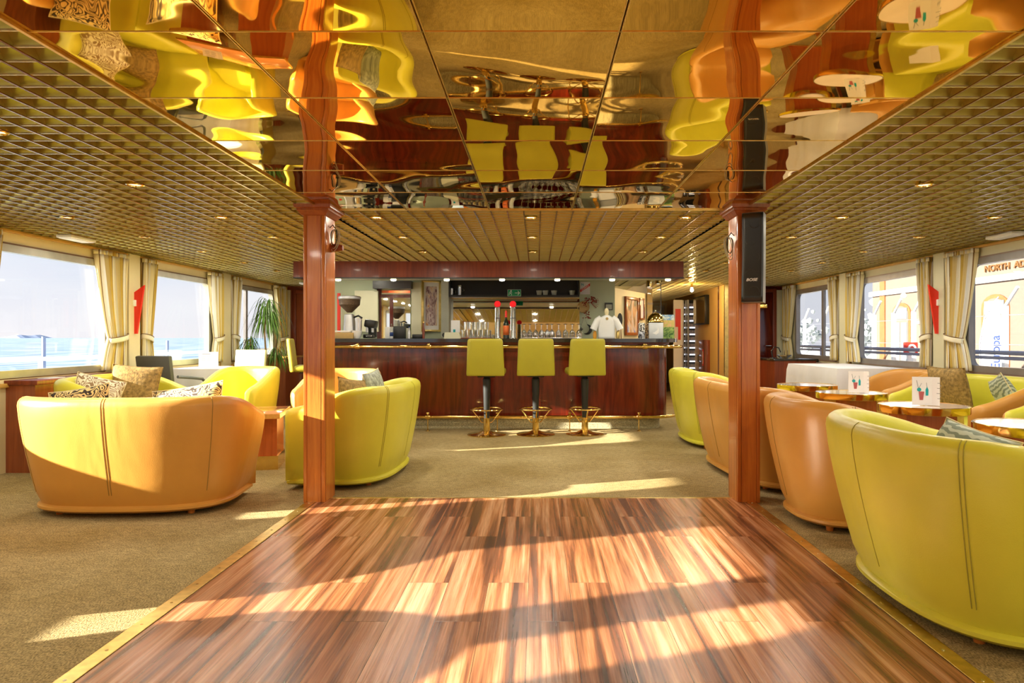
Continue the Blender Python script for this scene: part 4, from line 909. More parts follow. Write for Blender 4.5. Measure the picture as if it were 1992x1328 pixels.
# ------------------------------------------------------------------ bar stools
def stool(label, loc, rz):
    r = thing('bar_stool', label, 'bar stool', loc, rz, 'bar stools')
    mb = MB(); mb.lathe([(.228, 0), (.23, .008), (.222, .014), (.10, .026), (.05, .05)], n=48); obj('base_plate', mb, M['gold'], r)
    mb = MB(); mb.lathe([(.05, .04), (.04, .05), (.038, .20), (.033, .20)], n=24); obj('lower_column', mb, M['gold'], r)
    mb = MB(); mb.lathe([(.030, .17), (.034, .25), (.048, .64), (.046, .66), (.03, .685)], n=24); obj('upper_column', mb, M['blackm'], r)
    mb = MB(); mb.torus((0, 0, .305), .192, .0095, 44, 8); obj('foot_ring', mb, M['gold'], r)
    for k in range(4):
        a = PI/4*0+k*PI/2+.05; mb = MB(); mb.tube([(.035*math.cos(a), .035*math.sin(a), .145), (.06*math.cos(a), .06*math.sin(a), .15), (.17*math.cos(a), .17*math.sin(a), .295)], .0075); obj('ring_strut', mb, M['gold'], r)
    mb = MB(); mb.box((0, .0, .695), (.20, .20, .02), bev=.004); obj('seat_plate', mb, M['blackm'], r)
    mb = MB(); mb.box((0, .04, .745), (.43, .42, .085), bev=.035, seg=4); obj('seat', mb, M['lime_shade'], r)
    def bk(u, v):
        a = 2*PI*u; w = .222-.018*v; 
        zz = v
        cx, sy = math.cos(a), math.sin(a)
        return (w*math.copysign(abs(cx)**.35, cx), -.185-.05*v+.03*math.copysign(abs(sy)**.6, sy)+.02*(cx*cx), .705+.43*v)
    mb = MB(); prof = [(0, .80), (.012, .93), (.05, 1.0), (.5, 1.0), (.90, .985), (.955, .93), (.985, .82), (1.0, .55)]
    rings = []
    for v, sc_ in prof:
        ring = []
        for k in range(36):
            p = bk(k/36, v); sy_ = -.185-.05*v; ring.append(mb.bm.verts.new((p[0]*(.7+.3*sc_) if v > .5 else p[0]*(.8+.2*sc_), sy_+(p[1]-sy_)*sc_, p[2])))
        rings.append(ring)
    for A, B in zip(rings, rings[1:]):
        for k in range(36): mb.bm.faces.new((A[k], A[(k+1) % 36], B[(k+1) % 36], B[k]))
    mb.bm.faces.new(rings[0][::-1]); mb.bm.faces.new(rings[-1]); obj('backrest', mb, M['lime_shade'], r, smooth=70)
    return r
st = stool('lime bar stool, leftmost of the three at the bar front', (-.595, 8.37, 0), math.radians(-1))
dup(st, (-.018, 8.40, 0), math.radians(1), 'lime bar stool in the middle of the three at the bar front')
dup(st, (.568, 8.45, 0), math.radians(5), 'lime bar stool, rightmost of the three at the bar front')
dup(st, (-3.0, 9.3, 0), math.radians(-78), 'lime bar stool seen side on behind the left pillar')

# ------------------------------------------------------------------ tub sofas
def plan(A, B, F, n, N):
    raw = []
    for k in range(14): raw.append((A*(1-.04*(1-k/14)), F*(1-k/14)))
    for k in range(61):
        t = PI/2*k/60; raw.append((A*max(0, math.cos(t))**(2/n), -B*math.sin(t)**(2/n)))
    raw = raw+[(-u, v) for u, v in raw[::-1][1:]]
    d = [0]
    for a, b in zip(raw, raw[1:]): d.append(d[-1]+math.hypot(b[0]-a[0], b[1]-a[1]))
    L = d[-1]; out = []; j = 0
    for i in range(N):
        s = L*i/(N-1)
        while j < len(d)-2 and d[j+1] < s: j += 1
        q = (s-d[j])/max(1e-9, d[j+1]-d[j]); out.append((raw[j][0]+(raw[j+1][0]-raw[j][0])*q, raw[j][1]+(raw[j+1][1]-raw[j][1])*q))
    nr = []
    for i in range(N):
        a, b = out[max(0, i-1)], out[min(N-1, i+1)]; tx, ty = b[0]-a[0], b[1]-a[1]; l = math.hypot(tx, ty); nr.append((-(-ty)/l*1.0*-1*-1, tx/l*-1)) if False else nr.append((-ty/l*-1*-1, tx/l))
    # outward check
    if nr[N//2][1] > 0: nr = [(-a, -b) for a, b in nr]
    return out, nr, L
def sofa(name, label, cat, loc, rz, A=.66, mat='orange', inner=None, H=.785, HA=.60, B=.42, F=.34, n=2.7, flare=.115, seams=((.5, 2),), seamm='seam', group=None):
    r = thing(name, label, cat, (loc[0], loc[1], 0), rz, group)
    N = 97; P, NR, L = plan(A, B, F, n, N); mt = M[mat]; mi = M[inner] if inner else mt
    def h_at(i):
        v = P[i][1]; t = min(1, max(0, (v+B*.75)/(F+B*.75))); t = t*t*(3-2*t); return H+(HA-H)*t
    def prof(i):
        h = h_at(i); pts = []
        for k in range(9):
            q = k/8; pts.append((flare*(1-(1-q)**1.35), .075+(h-.06-.075)*q))
        pts[0] = (-.018, .070)
        cx = flare-.05
        for k in range(1, 8):
            a = PI*k/8; pts.append((cx+.05*math.cos(a), h-.055+.055*math.sin(a)))
        for k in range(5): pts.append((cx-.05-.02*k/4, (h-.055)+(.30-(h-.055))*k/4))
        s = min(i, N-1-i)*L/(N-1); cap = .09
        if s < cap:
            f = math.sqrt(max(0, 1-(1-s/cap)**2)); f = .05+.95*f
            mid = sum(p[0] for p in pts)/len(pts)
            pts = [(mid*.6+(o_-mid*.6)*f if True else o_, .07+(z-.07)*(.90+.10*f)) for o_, z in pts]
        return pts
    mb = MB(); rows = []
    for i in range(N):
        rows.append([mb.bm.verts.new((P[i][0]+NR[i][0]*o_, P[i][1]+NR[i][1]*o_, z)) for o_, z in prof(i)])
    m = len(rows[0])
    for i in range(N-1):
        for k in range(m): 
            f_ = mb.bm.faces.new((rows[i][k], rows[i+1][k], rows[i+1][(k+1) % m], rows[i][(k+1) % m]))
            if 12 <= k < m-1: f_.material_index = 1
    for e_ in (0, -1): mb.bm.faces.new(rows[e_] if e_ else rows[e_][::-1])
    o = obj('shell', mb, [mt, mi], r, smooth=50)
    # base with rolled rim
    poly = P; mb = MB(); rings = []
    for off, z in ((-.05, .035), (-.012, .035), (.008, .05), (.008, .066), (-.014, .080), (-.05, .085)):
        rings.append([mb.bm.verts.new((p[0]+q[0]*off, p[1]+q[1]*off, z)) for p, q in zip(P, NR)])
    for a, b in zip(rings, rings[1:]):
        for i in range(N): mb.bm.faces.new((a[i], a[(i+1) % N], b[(i+1) % N], b[i]))
    mb.bm.faces.new(rings[0][::-1]); mb.bm.faces.new(rings[-1]); obj('base_rim', mb, mt, r, smooth=50)
    # seat
    mb = MB(); rings = []; Fy = F-.03
    core = [(p[0]-q[0]*.075, min(p[1]-q[1]*.075, Fy)) for p, q in zip(P, NR)]
    fr = []
    for k in range(1, 12):
        t = k/12; fr.append((core[-1][0]+(core[0][0]-core[-1][0])*t, Fy+.03*math.sin(PI*t)))
    core = core+fr
    for sc_, z in ((1, .086), (1, .36), (.985, .395), (.95, .412), (.6, .425), (.2, .428)):
        rings.append([mb.bm.verts.new((c[0]*sc_, c[1]*sc_, z)) for c in core])
    K = len(core)
    for a, b in zip(rings, rings[1:]):
        for i in range(K): mb.bm.faces.new((a[i], a[(i+1) % K], b[(i+1) % K], b[i]))
    mb.bm.faces.new(rings[0][::-1]); mb.bm.faces.new(rings[-1]); obj('seat', mb, mi, r, smooth=50)
    # stitched seams
    for s, cnt in seams:
        i = int(round(s*(N-1)))
        for c in range(cnt):
            j = i+(0 if cnt == 1 else 0); off = 0 if cnt == 1 else (.008 if c else -.008)
            tx, ty = -NR[j][1], NR[j][0]
            mb = MB(); mb.tube([(P[j][0]+NR[j][0]*(o_+.0005)+tx*off, P[j][1]+NR[j][1]*(o_+.0005)+ty*off, z) for o_, z in prof(j)[1:12]], .0022, 5); obj('seam', mb, M[seamm], r)
    for sx in (-1, 1):
        for vv in (-.62*B, F*.75):
            mb = MB(); mb.lathe([(.020, 0), (.024, .036)], (sx*A*.68, vv, 0), 14); obj('leg', mb, M['pillar'], r)
    return r
D2 = math.radians
SE = ((.5, 2), (.27, 1), (.73, 1)); SR = ((.5, 1), (.29, 2), (.71, 2))
# left group
sofa('tub_sofa', 'tan orange two-seat tub sofa turned away at the front left', 'sofa', (-2.70, 4.90), D2(2), .62, 'orange', None, .775, .62, seams=SE, n=2.8, flare=.115)
sofa('tub_sofa', 'lime two-seat tub sofa half behind the left pillar', 'sofa', (-1.56, 5.99), D2(88), .66, 'lime', None, .78, .62, F=.31, n=3.0, seams=SR, seamm='limeseam', flare=.11)
sofa('tub_armchair', 'tan orange tub armchair between the lime sofa and the bar', 'armchair', (-2.05, 7.25), D2(165), .31, 'orange', None, .82, .62, B=.34, F=.24, n=2.3, seams=((.5, 1),))
sofa('tub_sofa', 'lime two-seat tub sofa by the left window with three cushions', 'sofa', (-3.57, 6.32), D2(-88), .60, 'lime', None, .81, .62, B=.40, seams=((.5, 1), (.3, 1), (.7, 1)), seamm='limeseam', flare=.10)
sofa('tub_armchair', 'bright lime tub armchair facing the orange low table', 'armchair', (-3.15, 7.47), D2(163), .29, 'lime', None, .835, .64, B=.32, F=.26, n=2.5, seams=((.5, 1),), seamm='limeseam', flare=.095)
# right group, backs to the dance floor
sofa('tub_sofa', 'lime two-seat tub sofa at the near right edge', 'sofa', (1.93, 3.08), D2(-90), .59, 'lime', None, .785, .64, n=2.7, seams=SR, seamm='limeseam', flare=.145)
sofa('tub_armchair', 'tan orange tub armchair behind the near lime sofa', 'armchair', (1.98, 4.48), D2(-90), .37, 'orange', None, .78, .60, B=.38, F=.30, n=2.6, seams=((.5, 1), (.25, 2)), flare=.13)
sofa('tub_sofa', 'tan orange two-seat tub sofa behind the right pillar', 'sofa', (1.96, 5.95), D2(-86), .78, 'orange', None, .785, .60, n=3.3, seams=SR, flare=.12)
sofa('tub_sofa', 'lime two-seat tub sofa nearest the bar on the right', 'sofa', (2.01, 7.78), D2(-90), .62, 'lime', None, .80, .60, seams=SR, seamm='limeseam')
# right group, along the window wall
sofa('tub_sofa', 'tan sofa with lime inside and brown cushion under the right window', 'sofa', (3.80, 6.35), D2(92), .60, 'orange', 'lime', .80, .60, seams=((.5, 1),))
sofa('tub_armchair', 'tan orange tub armchair between the white table and the two-tone sofa', 'armchair', (3.82, 7.65), D2(90), .34, 'orange', None, .80, .62, B=.36, F=.30, n=2.4, seams=((.5, 1),))
sofa('tub_sofa', 'yellow tan sofa at the right frame edge, only its arm showing', 'sofa', (3.82, 4.75), D2(90), .52, 'orange', 'lime', .80, .60, seams=((.5, 1),))

# left of the camera, outside the frame: they shade the carpet and the dance floor
sofa('tub_sofa', 'lime two-seat tub sofa left of the camera, outside the frame', 'sofa', (-3.15, 1.68), D2(180), .55, 'lime', None, .79, .66, B=.40, seams=(), seamm='limeseam')
sofa('tub_armchair', 'tan orange tub armchair left of the camera, outside the frame', 'armchair', (-3.2, 2.94), D2(150), .30, 'orange', None, .79, .62, B=.34, F=.26, n=2.4, seams=())
# cushions
def cushion(label, loc, rot, w, h, t, mat, name='cushion'):
    mb = MB()
    def f(s):
        def g(u, v):
            x, y = 2*u-1, 2*v-1; e = (1-abs(x)**2.6)*(1-abs(y)**2.6); pin = 1-.10*(1-abs(x*y))*0
            k = 1-.07*(abs(x)**4*(1-y*y)+abs(y)**4*(1-x*x))
            return (w/2*x*k, s*t/2*max(0, e)**.55, h/2*y*k)
        return g
    mb.grid(f(1), 20, 20); mb.grid(f(-1), 20, 20); bmesh.ops.remove_doubles(mb.bm, verts=mb.bm.verts, dist=.0004)
    r = obj(name, mb, M[mat], None, loc, tuple(math.radians(a) for a in rot), smooth=80); tag(r, label, 'cushion')
    mb = MB(); pts = []
    for k in range(40):
        u = k/40*4; q = u-int(u); a = [(-1+2*q, -1), (1, -1+2*q), (1-2*q, 1), (-1, 1-2*q)][int(u)]
        x, y = a; kk = 1-.07*(abs(x)**4*(1-y*y)+abs(y)**4*(1-x*x)); pts.append((w/2*x*kk, 0, h/2*y*kk))
    mb.tube(pts, .004, 6, True); obj('piping', mb, M['cream' if mat != 'velvet' else 'velvet'], r)
    return r
cushion('brown velvet cushion upright in the lime sofa by the left window', (-3.78, 6.66, .68), (-14, 5, 14), .43, .42, .15, 'velvet')
cushion('pale patterned cushion at the left end of the lime window sofa', (-3.80, 6.12, .64), (-20, 16, 34), .38, .36, .13, 'leopard')
cushion('black and cream scroll cushion low behind the left of the orange sofa', (-3.17, 4.93, .625), (-12, -10, 8), .40, .36, .13, 'baroque')
cushion('black and gold scroll cushion leaning in the tan orange sofa', (-2.42, 4.92, .645), (-12, -9, -4), .52, .34, .14, 'baroque')
cushion('grey patterned cushion in the lime sofa behind the left pillar', (-1.42, 6.2, .67), (-10, -5, 84), .40, .38, .13, 'greyfab')
cushion('gold brown cushion in the lime sofa behind the left pillar', (-1.48, 5.75, .64), (-14, 8, 70), .38, .36, .13, 'velvet')
cushion('grey green wavy cushion on the near right lime sofa', (1.80, 3.0, .60), (-24, 6, -86), .46, .36, .15, 'wavy')
cushion('large brown velvet cushion in the two-tone sofa under the right window', (3.85, 6.62, .67), (-14, 0, 98), .50, .42, .16, 'velvet')
cushion('striped grey brown cushion at the right of the two-tone sofa', (3.98, 6.02, .65), (-26, 14, 70), .42, .36, .13, 'wavy')

# ------------------------------------------------------------------ low tables
def round_table(x, y, label, rz):
    r = thing('round_table', label, 'table', (x, y, 0), rz, 'round brass-edged tables')
    mb = MB(); mb.lathe([(0, .604), (.292, .604), (.292, .654), (0, .654)], n=56); obj('tabletop', mb, M['table_top'], r, smooth=35)
    mb = MB(); mb.lathe([(.300, .602), (.302, .606), (.302, .654), (.298, .657), (.291, .657), (.291, .602)], n=56, cap=False); obj('brass_edge', mb, M['gold'], r)
    mb = MB(); mb.b2((-.19, -.13, .03), (.17, .13, .604)); obj('pedestal', mb, M['orange_ped'], r, smooth=False)
    mb = MB(); mb.b2((.171, -.132, .03), (.22, .132, .604)); obj('brass_corner', mb, M['gold_satin'], r, smooth=False)
    mb = MB(); mb.b2((-.24, -.18, 0), (.24, .18, .03), .004); obj('foot', mb, M['gold_satin'], r)
    return r
M['table_top'] = plain('pink_white_laminate', (.80, .66, .62), .12, coat=.6, var=.04)
M['orange_ped'] = wood('red_orange_veneer', (.42, .09, .02), (.62, .16, .04), .25)
t0 = round_table(2.83, 4.05, 'round brass-edged table at the right frame edge', 0)
for y, lb, rz in ((5.2, 'round brass-edged table carrying the nearer cocktail menu', 0), (6.4, 'round brass-edged table carrying the farther cocktail menu', 0), (7.45, 'round brass-edged table farthest away near the white cloth', 0)): dup(t0, (2.83, y, 0), rz, lb)
# square orange table on the left
r = thing('low_table', 'square orange low table with brass foot in the left seating group', 'table', (-2.66, 6.30, 0), D2(12))
mb = MB(); mb.b2((-.40, -.34, .455), (.40, .34, .50), .003); obj('tabletop', mb, M['orange_top'], r)
mb = MB(); mb.b2((-.404, -.344, .458), (.404, -.34, .497)); mb.b2((-.404, .34, .458), (.404, .344, .497)); mb.b2((.40, -.344, .458), (.404, .344, .497)); mb.b2((-.404, -.344, .458), (-.40, .344, .497)); obj('brass_edge', mb, M['gold_satin'], r, smooth=False)
mb = MB(); mb.b2((.10, -.20, .12), (.36, .20, .455)); mb.b2((-.36, -.20, .12), (-.10, .2, .455)); obj('pedestal', mb, M['orange_ped'], r, smooth=False)
mb = MB(); mb.b2((.10, -.21, 0), (.37, .21, .12)); mb.b2((-.37, -.21, 0), (-.10, .21, .12)); obj('mirror_plinth', mb, M['gold'], r, smooth=False)

# menu cards
def menu(label, loc, rz, w=.115, h=.16, cocktails=True, sc_=1.0):
    r = thing('menu_card', label, 'menu', loc, rz)
    mb = MB(); a = .35
    mb.prism([(-w, 0), (w, 0), (w, h), (-w, h)], -.001, .001, 'XZ'); obj('front_leaf', mb, M['paper'], r, smooth=False)
    mb = MB(); mb.prism([(0, 0), (w*.8, 0), (w*.8, h), (0, h)], -.001, .001, 'XZ'); o = obj('side_leaf', mb, M['paper'], r, (w, 0, 0), (0, 0, D2(-38)), smooth=False)
    if cocktails:
        mb = MB(); mb.prism([(-w*.25, h*.18), (.012-w*.1, h*.18), (.02-w*.1, h*.48), (-w*.35, h*.48)], -.003, -.001, 'XZ'); obj('printed_glass', mb, M['pink'], r, smooth=False)
        mb = MB(); mb.prism([(w*.35, h*.34), (w*.6, h*.34), (w*.62, h*.55), (w*.48, h*.66), (w*.33, h*.55)], -.003, -.001, 'XZ'); mb.lathe([(0, -.003), (.014, -.003), (.014, -.001)], (-w*.3, 0, h*.55), 12, 'Y'); obj('printed_glass', mb, M['teal'], r, smooth=False)
        mb = MB(); mb.tube([(-w*.3, -.002, h*.5), (-w*.55, -.002, h*.88)], .0015, 4); mb.tube([(w*.48, -.002, h*.6), (w*.42, -.002, h*.8)], .0015, 4); mb.tube([(-w*.3, -.002, h*.62), (-w*.05, -.002, h*.78)], .0015, 4); obj('printed_straw', mb, M['ink_grey'], r)
    mb = MB()
    if cocktails:
        for k in range(7): mb.box((w+.045*math.cos(.66)+.004*(k % 2)-.0, -.045*math.sin(.66)-.002, h*(.25+.09*k)), (.03*(.6+.4*((k*7) % 3)/2), .001, .004), Matrix.Rotation(D2(-38), 3, 'Z'))
    else:
        for k in range(5):
            for s in (-1, 1): mb.box((s*w*.4, -.002, h*(.25+.11*k)), (w*(.5+.12*((k*5) % 3)), .001, .004))
        mb.box((0, -.002, h*.86), (w*1.1, .001, .007))
    obj('printed_lines', mb, M['ink_grey'], r, smooth=False)
    return r
menu('cocktail menu with teal and pink drinks on the nearer round table', (2.80, 5.16, .658), D2(-18), .066, .205)
menu('cocktail menu with teal and pink drinks on the farther round table', (2.84, 6.32, .658), D2(-16), .062, .19)
menu('small menu card on the orange low table', (-2.86, 6.18, .502), D2(20), .06, .15, False)
menu('white menu card standing on the left white tablecloth', (-4.02, 8.62, .782), D2(16), .085, .19, False)

# ------------------------------------------------------------------ clothed tables, dining chairs
def clothed(x0, x1, y0, y1, z, drop, label, tlabel):
    cx, cy = (x0+x1)/2, (y0+y1)/2; r = thing('dining_table', tlabel, 'table', (cx, cy, 0)); w, d = (x1-x0)/2, (y1-y0)/2
    mb = MB(); mb.b2((-w, -d, z-.03), (w, d, z-.004)); obj('tabletop', mb, M['cabinet'], r, smooth=False)
    for sx in (-1, 1):
        for sy in (-1, 1): mb = MB(); mb.b2((sx*(w-.06)-.02, sy*(d-.06)-.02, 0), (sx*(w-.06)+.02, sy*(d-.06)+.02, z-.03)); obj('leg', mb, M['cabinet'], r, smooth=False)
    mb = MB(); N_ = 120
    per = []
    for k in range(N_):
        t = k/N_*4; q = t-int(t); s = int(t); a = [(-1+2*q, -1), (1, -1+2*q), (1-2*q, 1), (-1, 1-2*q)][s]; per.append(a)
    rings = []
    for j in range(9):
        ring = []
        for k, (a, b) in enumerate(per):
            cor = (abs(a)*abs(b))**6; off = .004+.014*(j > 0)+(.02*j/8)*math.sin(k*.85+math.sin(k*.2)*2)*(1-cor)+.03*cor*j/8
            nx, ny = (a if abs(a) > .999 else 0), (b if abs(b) > .999 else 0)
            zz = z+.004-(0 if j == 0 else drop*(j/8)**.9)-.0
            ring.append(mb.bm.verts.new((a*w+nx*off, b*d+ny*off, zz)))
        rings.append(ring)
    for A, B in zip(rings, rings[1:]):
        for k in range(N_): mb.bm.faces.new((A[k], A[(k+1) % N_], B[(k+1) % N_], B[k]))
    mb.bm.faces.new(rings[0]); o = obj('tablecloth', mb, M['cloth'], None, (cx, cy, 0), smooth=40); tag(o, label, 'tablecloth')
clothed(-4.38, -3.62, 8.35, 9.15, .775, .42, 'white tablecloth on the table by the left windows', 'dining table under the white cloth by the left windows')
clothed(3.58, 4.40, 8.45, 10.1, .775, .55, 'long lilac white tablecloth on the table under the right windows', 'long dining table under the cloth by the right windows')
def chair(label, loc, rz, mat, back_h, arms, fr):
    r = thing('dining_chair', label, 'chair', loc, rz)
    mb = MB(); mb.box((0, 0, .45), (.46, .46, .07), bev=.02); obj('seat', mb, M[mat], r)
    mb = MB(); mb.box((0, -.25, .45+back_h/2+.03), (.44, .05, back_h), Matrix.Rotation(D2(8), 3, 'X'), bev=.012); obj('backrest', mb, M[mat], r)
    for sx in (-1, 1):
        for sy in (-1, 1): mb = MB(); mb.tube([(sx*.2, sy*.2, 0), (sx*.21, sy*.21, .43)], .016); obj('leg', mb, M[fr], r)
        if arms: mb = MB(); mb.tube([(sx*.24, -.2, .72), (sx*.25, 0, .70), (sx*.25, .17, .68), (sx*.245, .22, .64), (sx*.24, .22, .42)], .017); obj('armrest', mb, M[fr], r)
    return r
chair('dark grey armchair with silver arms at the left white table', (-4.10, 7.98, 0), D2(-14), 'grey_chair', .47, True, 'chair_frame')
chair('pale lime dining chair beyond the left white table', (-4.0, 9.55, 0), D2(172), 'pale_lime', .50, False, 'chair_frame')

# ------------------------------------------------------------------ low cabinets
r = thing('low_cabinet', 'red brown low cabinet under the near left window', 'cabinet', (XL, 6.02, 0)); mb = MB(); mb.b2((.02, 0, .0), (.27, 1.6, .745)); obj('cabinet_body', mb, M['cabinet'], r, smooth=False); mb = MB(); mb.b2((.01, -.02, .745), (.30, 1.62, .785), .004); obj('cabinet_top', mb, M['mahog2'], r)
mb = MB(); mb.box((.17, .35, .787), (.10, .22, .004)); o = obj('paper_slip', mb, M['paper'], None, (XL, 6.02, 0), smooth=False); tag(o, 'white paper slip lying on the low left cabinet', 'paper')
r = thing('low_cabinet', 'red brown cabinet in the far left corner behind the plant', 'cabinet', (XL, 11.75, 0)); mb = MB(); mb.b2((.02, 0, .0), (.36, .85, .80)); obj('cabinet_body', mb, M['cabinet'], r, smooth=False); mb = MB(); mb.b2((.01, -.02, .80), (.38, .87, .83), .004); obj('cabinet_top', mb, M['goldtrim'], r)
r = thing('low_cabinet', 'dark cabinet in the far right corner beyond the white cloth', 'cabinet', (3.75, 11.2, 0)); mb = MB(); mb.b2((0, 0, .0), (.66, 1.2, .78)); obj('cabinet_body', mb, M['mahog2'], r, smooth=False); mb = MB(); mb.b2((-.02, -.02, .78), (.68, 1.22, .81), .004); obj('cabinet_top', mb, M['dark'], r)
r = thing('glass_bowl', 'small glass dish on the far right cabinet', 'bowl', (3.95, 11.35, .81)); mb = MB(); mb.lathe([(.05, 0), (.12, .06), (.115, .06), (.045, .008)], n=24); obj('dish', mb, M['drink_glass'], r); mb = MB()
for k in range(12): mb.lathe([(0, -.02), (.02, 0), (0, .02)], (R.uniform(-.06, .06), R.uniform(-.06, .06), .04), 8)
obj('sweets', mb, M['card'], r)
r = thing('desk_lamp', 'black curved lamp arm on the far right cabinet', 'lamp', (3.80, 11.45, .81)); mb = MB(); mb.tube([(.0, 0, 0), (-.02, 0, .12), (.03, 0, .19), (.10, 0, .17), (.13, 0, .10)], .010); obj('arm', mb, M['black'], r); mb = MB(); mb.lathe([(.05, 0), (.045, .015)], n=18); obj('base', mb, M['black'], r)
o = struct('trim_40', MB().b2((XL, 6.0-.4, .0), (XL+.02, YF, .79)), M['cream'])

# plant
r = thing('potted_plant', 'tall potted dracaena with drooping leaves by the far left window', 'plant', (-3.98, 10.35, 0))
mb = MB(); mb.lathe([(.13, 0), (.17, .32), (.18, .34), (.165, .34), (.15, .30), (0, .30)], n=28); obj('pot', mb, M['pot'], r)
stems = [([(0, 0, .3), (.03, 0, .8), (.0, 0, 1.25), (.05, 0, 1.67)], .46, 130, .45), ([(-.05, .03, .3), (-.15, 0, .7), (-.22, .02, 1.12)], .32, 70, .25), ([(.05, -.03, .3), (.14, 0, .6), (.19, 0, 1.0)], .28, 60, .25)]
sm = MB(); lf = MB()
for pts, ll, cnt, spread in stems:
    sm.tube(pts, [.02-.004*i for i in range(len(pts))], 8)
    top = Vector(pts[-1]); prev = Vector(pts[-2])
    for k in range(cnt):
        t = R.random()**1.0; b = top.lerp(prev, t*spread*1.6); a = R.uniform(0, 2*PI); L_ = ll*R.uniform(.7, 1.15); wd = .0075
        dx, dy = math.cos(a), math.sin(a); up = R.uniform(.05, .22)*L_*1.4; seg = 7; prevp = None
        reach = L_*R.uniform(.35, .85)
        for s in range(seg+1):
            q = s/seg; p = b+Vector((dx*reach*q**.8, dy*reach*q**.8, up*math.sin(min(1, q*2.2)*PI/2)-L_*1.05*q*q)); wq = wd*math.sin(PI*(q*.92+.06)); nn = Vector((-dy, dx, 0))*wq
            v1, v2 = lf.bm.verts.new(p+nn), lf.bm.verts.new(p-nn)
            if prevp: lf.bm.faces.new((prevp[0], prevp[1], v2, v1))
            prevp = (v1, v2)
obj('stems', sm, M['card'], r); obj('foliage', lf, M['leaf'], r, smooth=False)
# pipe
mb = MB(); mb.tube([(0, 0, .1), (0, 0, .8)], .02); o = obj('white_pipe', mb, M['white'], None, (-4.12, 12.68, 0)); tag(o, 'short white pipe at the far left corner cabinet', 'pipe')

# ------------------------------------------------------------------ ceiling lights
dl = None
for iy, y in enumerate([-2.3, -1.2, -.1, 1.0, 2.1, 3.17, 4.27, 5.43, 6.5, 7.6, 8.72, 9.8, 10.9]):
    for x in (-3.60, -2.42, -1.23, -.05, 1.13, 2.33, 3.5):
        if -1.6 < x < 1.5 and (y < 5.2 or y > 8.5): continue
        dlb = 'warm round ceiling downlight, %s column from the left windows, %s row from the back' % (ORD[[-3.60, -2.42, -1.23, -.05, 1.13, 2.33, 3.5].index(x)], ORD[12-iy])
        if dl is None:
            dl = r = thing('ceiling_downlight', 'small warm round downlight set in the brass louvre ceiling', 'downlight', (x, y, ZC-.004), 0, 'ceiling downlights')
            mb = MB(); mb.lathe([(.048, .03), (.052, 0), (.044, -.004), (.040, .02)], n=20, cap=False); obj('bezel', mb, M['gold'], r)
            mb = MB(); mb.lathe([(0, .006), (.042, .006)], n=20, cap=False); obj('lens', mb, M['bulb'], r, thick=.001)
            ld = bpy.data.lights.new('lamp', 'AREA'); ld.shape = 'DISK'; ld.size = .085; ld.energy = LAMP_W; ld.color = LAMP_COL
            lo = bpy.data.objects.new('lamp', ld); COL.objects.link(lo); lo.parent = r; lo.location = (0, 0, -.006)
            r['label'] = dlb
        else: dup(dl, (x, y, ZC-.004), label=dlb)
for x, y, lb in ((-4.22, 6.5, 'white emergency light box on the ceiling near the left windows'), (4.16, 6.3, 'white emergency light box on the ceiling near the right windows'), (-3.9, 12.0, 'white emergency light box on the ceiling in the far left corner')):
    r = thing('emergency_light', lb, 'light', (x, y, ZC-.03)); mb = MB(); mb.box((0, 0, .015), (.14, .36, .03), bev=.008); obj('housing', mb, M['white'], r); mb = MB(); mb.box((0, 0, -.002), (.11, .32, .006)); obj('diffuser', mb, M['paper'], r, smooth=False)

# ------------------------------------------------------------------ outside, left: sea, rail, hills
tag(obj('sea', MB().b2((-3000, -3000, -2.6), (-7, 4000, -2.5)), M['sea'], smooth=False), 'pale blue sea outside the left windows', 'sea', kind='stuff')
mb = MB(); rows = []
for k in range(90):
    y = 700+k*35; hh = 6+16*max(0, math.sin(k*.11+.5))*max(0, 1-(k/70))+5*math.sin(k*.53)+3*math.sin(k*1.3)
    rows.append((y, max(2.5, hh*1.3)))
A = [mb.bm.verts.new((-2600+0*k, y, -2.5)) for k, (y, h) in enumerate(rows)]; B = [mb.bm.verts.new((-2650, y, h)) for y, h in rows]; C_ = [mb.bm.verts.new((-2750, y, -2.5)) for y, h in rows]
for i in range(len(rows)-1): mb.bm.faces.new((A[i], A[i+1], B[i+1], B[i])); mb.bm.faces.new((B[i], B[i+1], C_[i+1], C_[i]))
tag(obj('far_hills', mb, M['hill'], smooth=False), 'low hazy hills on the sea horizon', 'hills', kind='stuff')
def rails(X, zs, rad, mat, label, posts, name):
    r = thing(name, label, 'railing', (X, 0, 0))
    for z, ra in zip(zs, rad): mb = MB(); mb.tube([(0, -2, z), (0, 5, z), (0, 16, z)], ra, 10); obj('rail', mb, mat, r)
    for y in posts: mb = MB(); mb.tube([(0, y, -.1), (0, y, zs[0])], .018, 8); obj('post', mb, mat, r)
rails(-5.75, (.90, .62, .35), (.024, .014, .014), M['sea_rail'], 'white ship railing outside the left windows', (-1, 1.3, 3.6, 5.9, 8.2, 10.5, 12.8, 15.1), 'ship_railing')
rails(5.6, (.965, .90, .55), (.028, .022, .018), M['blue_rail'], 'blue grey ship railing outside the right windows', (-1, 1.2, 3.4, 5.6, 14), 'ship_railing')
tag(obj('side_deck', MB().b2((-5.85, -3, -.3), (-4.7, 17, -.08)), M['quay'], smooth=False), 'narrow outer deck along the left side of the ship', 'deck')
tag(obj('side_deck', MB().b2((4.7, -3, -.3), (5.75, 17, -.08)), M['quay'], smooth=False), 'narrow outer deck along the right side of the ship', 'deck')
